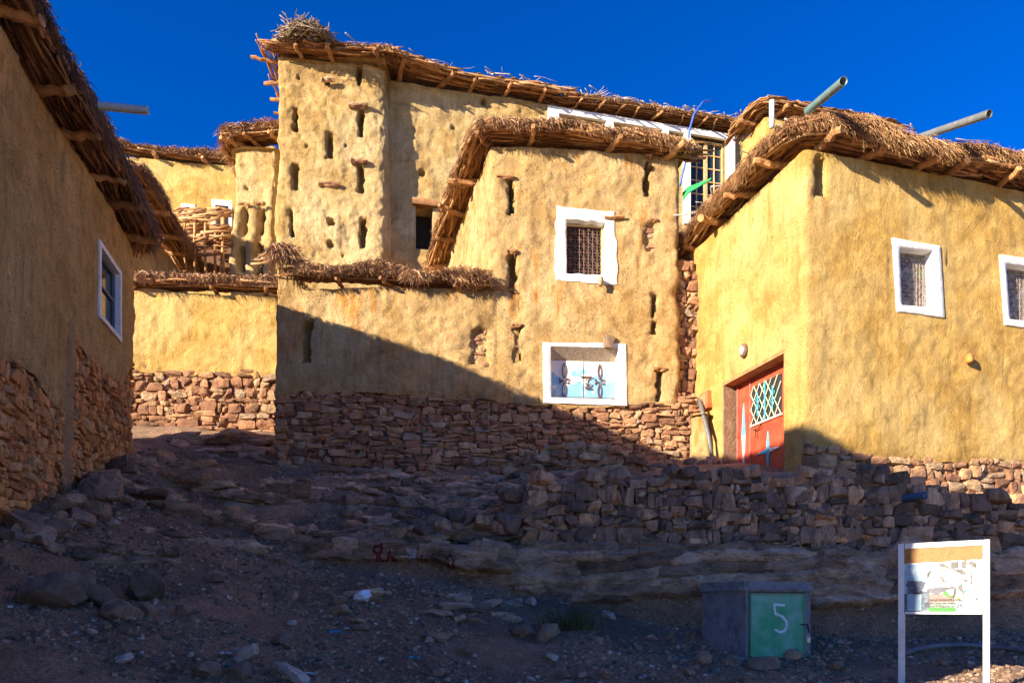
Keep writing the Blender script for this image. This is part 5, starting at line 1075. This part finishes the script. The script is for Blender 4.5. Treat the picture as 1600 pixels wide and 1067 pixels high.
mb = MB(); a, c_, z0_, z1_ = kd[0][0] + e, kd[1][0] - e, kz[0] + e, kz[1] - e
for q in ((a, a + .02, z0_, z1_), (c_ - .02, c_, z0_, z1_), (a + .02, c_ - .02, z0_, z0_ + .02), (a + .02, c_ - .02, z1_ - .02, z1_)): quadbox(mb, KW, *q, .006, .016)
mb.build('door_rim', paint('rusty_green_edge', (.10, .26, .15), (.25, .20, .12), .6, 9), dk)
# painted number 5
q5 = [(1225, 945), (1209, 944), (1211, 958), (1215, 960), (1222, 963), (1228, 970), (1229, 978), (1225, 985), (1218, 987), (1211, 983)]
def stroke(mb, W, seg, pts, off, w):
    P = np.array([W.P(*W.hit(seg, *p), off) for p in pts]); T, Nn, Uv = W.frame(W.hit(seg, *pts[0])[0])
    for a, c_ in zip(P[:-1], P[1:]):
        d = c_ - a; L_ = np.linalg.norm(d); d = d / L_; s_ = np.cross(Nn, d); h_ = w * random.uniform(.8, 1.15) / 2; a = a - d * w * .25; c_ = c_ + d * w * .25
        mb.add(np.array([a - s_ * h_, a + s_ * h_, c_ + s_ * h_, c_ - s_ * h_]), np.array([[0, 1, 2, 3]]))
mb = MB(); stroke(mb, KW, 1, q5[:3], .0065, .030); stroke(mb, KW, 1, q5[2:], .0075, .032); mb.build('number_5', paint('chalky_white_paint', (.62, .72, .72), (.3, .5, .42), .8, 30, (.5, .66)), dk)
mb = MB(); a = KW.hit(1, 1256, 975); tube1(mb, KW.P(np.array([a[0] - .06, a[0] + .02, a[0] + .035]), np.array([a[1], a[1] + .0, a[1] - .09]), np.array([.03, .035, .04])), .008, 6); hs = mb.build('hasp', M_DARK, dk)
mb = MB(); quadbox(mb, KW, a[0] + .01, a[0] + .05, a[1] - .20, a[1] - .15, .02, .045); tube1(mb, KW.P(a[0] + .03 + .015 * np.cos(np.linspace(0, math.pi, 8)), a[1] - .15 + .04 * np.sin(np.linspace(0, math.pi, 8)), .033 + np.zeros(8)), .004, 5); mb.build('padlock', paint('pale_brass', (.6, .5, .42), (.5, .45, .4), .3, metal=.4), dk)

# ================================================================== SIGN
sg = thing('notice_sign', 'white metal notice board on two posts, its poster torn and half in sunlight', 'sign', at(1475, 1090, 6.5))
M_SIGNW = paint('white_enamel', (.56, .58, .60), (.46, .47, .47), .4, 8, (.55, .68), grime=.30, bs=.2)
SA = at(1408, 900, 6.70); SB = at(1541, 900, 6.28); SW = Wall([SA[:2], SB[:2]], False, 0, 20)
def sh(px, py): return SW.hit(0, px, py)
pw = .042; zt_ = sh(1475, 846)[1]; zb_ = .2
for px in (1408, 1541):
    u_ = sh(px, 900)[0]; mb = MB(); quadbox(mb, SW, u_ - pw / 2, u_ + pw / 2, zb_, zt_, -.05, -.01) if False else None
ua_, ub_ = 0, SW.L
def sbox(mb, u0, u1, z0, z1, o0, o1, rnd=.5):
    d = (SB[:2] - SA[:2]) / np.linalg.norm(SB[:2] - SA[:2]); nn_ = np.array([d[1], -d[0]])
    V = np.array([[*(SA[:2] + d * u + nn_ * o), z] for o in (o0, o1) for u in (u0, u1) for z in (z0, z1)]); mb.add(V, np.array([[0,1,3,2],[4,6,7,5],[0,4,5,1],[2,3,7,6],[0,2,6,4],[1,5,7,3]]), rnd)
for u_ in (ua_, ub_):
    mb = MB(); sbox(mb, u_ - .024, u_ + .024, .2, zt_, -.045, .0); mb.build('post', M_SIGNW, sg)
zpb = sh(1475, 959)[1]
mb = MB(); sbox(mb, .03, SW.L - .03, zt_ - .045, zt_, -.045, .0); mb.build('rail', M_SIGNW, sg); mb = MB(); sbox(mb, .03, SW.L - .03, zpb, zpb + .02, -.03, .0); mb.build('rail', M_SIGNW, sg)
mb = MB(); sbox(mb, .03, SW.L - .03, zpb + .02, zt_ - .045, -.02, -.012); pnl = mb.build('panel', M_SIGNW, sg)
M_P = {'ochre': paint('ochre_print', (.26, .115, .010), (.16, .065, .006), .5, 20, (.5, .7), grime=.15), 'grey': paint('bare_grey_patch', (.115, .11, .10), (.16, .15, .135), .6, 25), 'green': paint('green_print', (.01, .20, .01), (.02, .25, .02), .5, 12, grime=.05),
       'blue': paint('shade_tinted_blue_print', (.20, .33, .44), (.42, .50, .55), .5, 12), 'navy': paint('navy_print', (.05, .06, .10), (.12, .16, .22), .5, 20), 'ink': paint('black_ink', (.03, .03, .03), (.05, .04, .05), .5), 'pink': paint('pink_print', (.26, .13, .11), (.28, .17, .14), .5, 15), 'teal': paint('teal_ink', (.05, .30, .38), (.05, .3, .4), .5), 'lilac': paint('grey_lilac_print', (.10, .10, .13), (.17, .165, .19), .5, 18), 'olive': paint('olive_print', (.25, .28, .05), (.4, .4, .1), .5, 20)}  # 'blue' print colour also carries the bluish cast of the shade
def spatch(name, px, o, mat, ragged=0, seed=0):
    rg_ = np.random.default_rng(seed); P = [sh(*p) for p in px]; pts = []
    for i in range(len(P)):
        a = np.array(P[i]); c_ = np.array(P[(i + 1) % len(P)]); k = 10 if ragged else 1
        for j in range(k): pts.append(a + (c_ - a) * j / k + (rg_.normal(0, ragged, 2) if ragged else 0))
    d = (SB[:2] - SA[:2]) / np.linalg.norm(SB[:2] - SA[:2]); nn_ = np.array([d[1], -d[0]]); V = np.array([[*(SA[:2] + d * p[0] + nn_ * o), p[1]] for p in pts]); n = len(V)
    mb = MB(); mb.add(V, [np.arange(n)[None]]); return mb.build(name, mat, pnl)
SGP = lambda x, y: (1400 + x / 8.206, 835 + y / 8.206)
def sp(name, pts, o, mat, r=0, seed=0): return spatch(name, [SGP(*p) for p in pts], o, mat, r, seed)
O1, O2, O3, O4 = -.010, -.008, -.006, -.004
sp('poster_band', [(85, 180), (500, 160), (900, 120), (1115, 110), (1100, 312), (800, 330), (90, 375)], O1, M_P['ochre'], .0045, 1)
sp('poster_field', [(80, 385), (395, 370), (400, 700), (370, 740), (80, 750)], O1, M_P['blue'], .003, 2)  # blue of the shade painted into the poster's left field
sp('poster_photo', [(130, 600), (200, 590), (380, 600), (340, 700), (330, 760), (140, 760)], O2, M_P['navy'], .004, 3)
sp('poster_photo', [(85, 760), (420, 720), (430, 930), (400, 990), (85, 1000)], O2, M_P['navy'], .003, 4)
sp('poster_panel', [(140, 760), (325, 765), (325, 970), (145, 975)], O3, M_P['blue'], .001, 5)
sp('green_strip', [(385, 935), (765, 935), (770, 998), (450, 1000)], O3, M_P['green'], .0008, 6)
sp('poster_photo', [(400, 690), (560, 665), (745, 665), (735, 690), (640, 720), (540, 760), (500, 770), (380, 720)], O2, M_P['lilac'], .003, 7)
sp('poster_photo', [(410, 765), (520, 760), (620, 750), (740, 780), (745, 930), (400, 930)], O1, M_P['pink'], .003, 8)
sp('leafy_print', [(590, 740), (650, 730), (700, 790), (745, 790), (740, 815), (660, 800)], O3, M_P['green'], .004, 9)
sp('dark_print', [(745, 670), (768, 670), (765, 760), (740, 810), (725, 805)], O3, M_P['ink'], .001, 10)
sp('text_ground', [(360, 870), (750, 865), (750, 930), (370, 932)], O2, paint('pale_green_print', (.22, .28, .25), (.2, .26, .23), .5), .001, 11)
for k, q in enumerate([[(530, 370), (620, 365), (690, 430), (640, 430)], [(700, 350), (790, 345), (800, 430), (700, 430)], [(820, 340), (905, 340), (900, 430), (850, 430)], [(910, 335), (1025, 350), (1020, 420), (970, 400)], [(720, 440), (850, 440), (900, 510), (820, 500)],
         [(570, 440), (660, 455), (650, 470), (570, 450)], [(545, 530), (600, 545), (645, 620), (600, 610)], [(850, 560), (915, 570), (910, 615), (870, 600)], [(950, 470), (975, 480), (975, 620), (940, 690), (955, 600)], [(790, 650), (830, 630), (860, 680), (810, 750)], [(830, 720), (900, 700), (860, 780)], [(400, 480), (470, 440), (410, 540), (400, 560)], [(700, 600), (780, 590), (740, 610)], [(400, 600), (480, 640), (400, 620)]]):
    sp('torn_patch', q, O2, M_P['grey'], .004, 20 + k)
for k, (q, mt) in enumerate([([(1010, 655), (1045, 630), (1045, 655), (1030, 645)], 'ink'), ([(1010, 820), (1055, 800), (1050, 825), (1015, 838)], 'ink'), ([(1012, 515), (1030, 512), (1030, 532), (1014, 532)], 'navy'), ([(850, 535), (885, 535), (870, 548)], 'navy'), ([(850, 820), (890, 800), (880, 830)], 'olive'), ([(1000, 685), (1025, 700), (1020, 715), (1000, 710)], 'olive'), ([(770, 790), (820, 800), (800, 850), (775, 840)], 'olive'),
         ([(565, 395), (590, 395), (585, 415), (570, 412)], 'navy'), ([(480, 400), (495, 398), (495, 415)], 'navy'), ([(512, 395), (522, 395), (518, 430)], 'navy'), ([(970, 400), (990, 400), (985, 425)], 'navy')]): sp('torn_letter', q, O3, M_P[mt], 0, 50 + k)
def text(body, px, py, size, mat, o, bold=0, name='lettering', stretch=1.0):
    cu = bpy.data.curves.new('lettering', 'FONT'); cu.body = body; cu.size = size; cu.extrude = .0004; cu.offset = bold; cu.materials.append(mat); cu.space_character = stretch
    tmp = bpy.data.objects.new(name, cu); COL.objects.link(tmp); dg = bpy.context.evaluated_depsgraph_get(); me = bpy.data.meshes.new_from_object(tmp.evaluated_get(dg)); bpy.data.objects.remove(tmp)
    ob = bpy.data.objects.new(name, me); COL.objects.link(ob); ob.parent = pnl; a = sh(*SGP(px, py)); d = (SB[:2] - SA[:2]) / np.linalg.norm(SB[:2] - SA[:2]); nn_ = np.array([d[1], -d[0]]); p = SA[:2] + d * a[0] + nn_ * o
    ob.location = Vector((p[0], p[1], a[1])) - Vector(WL[sg.name]); ob.rotation_euler = (math.radians(90), 0, math.atan2(d[1], d[0])); 
    if not me.materials: me.materials.append(mat)
    return ob
text('UM DE TAGANTE LOCAL', 418, 848, .023, M_P['ink'], O4, .0014); text('Fondation Cooperation Solidaire', 360, 888, .019, M_P['ink'], O4, .0008); text('www.cooperation.org', 420, 906, .013, M_P['ink'], O4); text('Association Developpement rural', 372, 926, .017, M_P['ink'], O4, .0003)
text('26', 765, 932, .055, M_P['ink'], O4, .0002); text('S', 785, 575, .075, M_P['blue'], O4, .001); text('TO', 745, 655, .038, M_P['teal'], O4, .0006); text('es', 860, 735, .04, M_P['teal'], O4, .0004)

# ================================================================== SMALL THINGS
mb = MB(); p = gpos(566, 940); stones(mb, [p + [0, 0, .05]], [(.10, .07, .065)], rotax(np.array([.5]), np.array([.2]), np.array([.1])), 10, [.5], .28, .8, 4, 6); solo(mb, 'plastic_bag', paint('white_plastic', (.72, .76, .80), (.6, .66, .72), .35, 8), 'crumpled white plastic bag on the gravel slope', 'plastic bag', smooth=True)
mb = MB(); C = []
for k in range(170):
    p = gpos(890 + rg.normal(0, 22), 985); d = rg.normal(0, .10, 2); h = rg.uniform(.12, .34); C.append([p + [0, 0, -.02], p + [d[0] * .5, d[1] * .5, h * .6], p + [d[0] * 1.6, d[1] * 1.6, h]])
tubes(mb, np.array(C), np.array([.005, .004, .001]), 3, rg.uniform(0, 1, len(C)), caps=False); solo(mb, 'dry_bush', straw('olive_grass', [(0, (.03, .04, .012)), (1, (.14, .15, .05))]), 'thin dark grassy bush below the rock ledge, left of the green locker', 'bush')
M_HOSE = paint('dusty_grey_hose', (.16, .15, .15), (.12, .11, .11), .6)
mb = MB(); pts = np.array([gpos(px, py) + [0, 0, .05] for px, py in ((1412, 1028), (1430, 1022), (1460, 1016), (1500, 1014), (1540, 1016), (1580, 1020), (1620, 1026))]); tube1(mb, pts, .032, 8); solo(mb, 'hose', M_HOSE, 'thick grey hose lying on the ground behind the notice board', 'hose', smooth=True)
a = at(1403, 780, 9.75); c_ = at(1447, 773, 9.5); mb = MB(); hp = spout('pipe', None, a + np.array([-.1, .25, 0]), c_, .05, paint('dark_blue_pipe', (.03, .08, .14), (.04, .10, .16), .4)); props(hp, 'dark blue pipe end poking out of the top of the retaining wall', 'pipe')
# faded paint on the ledge
M_RP = paint('faded_red_spray', (.30, .03, .03), (.15, .05, .04), .9, 20); M_WP = paint('old_white_paint', (.50, .46, .46), (.2, .17, .16), .9, 25, (.46, .6))
def ledge_mark(pts, w, mat, nm, par):
    pass
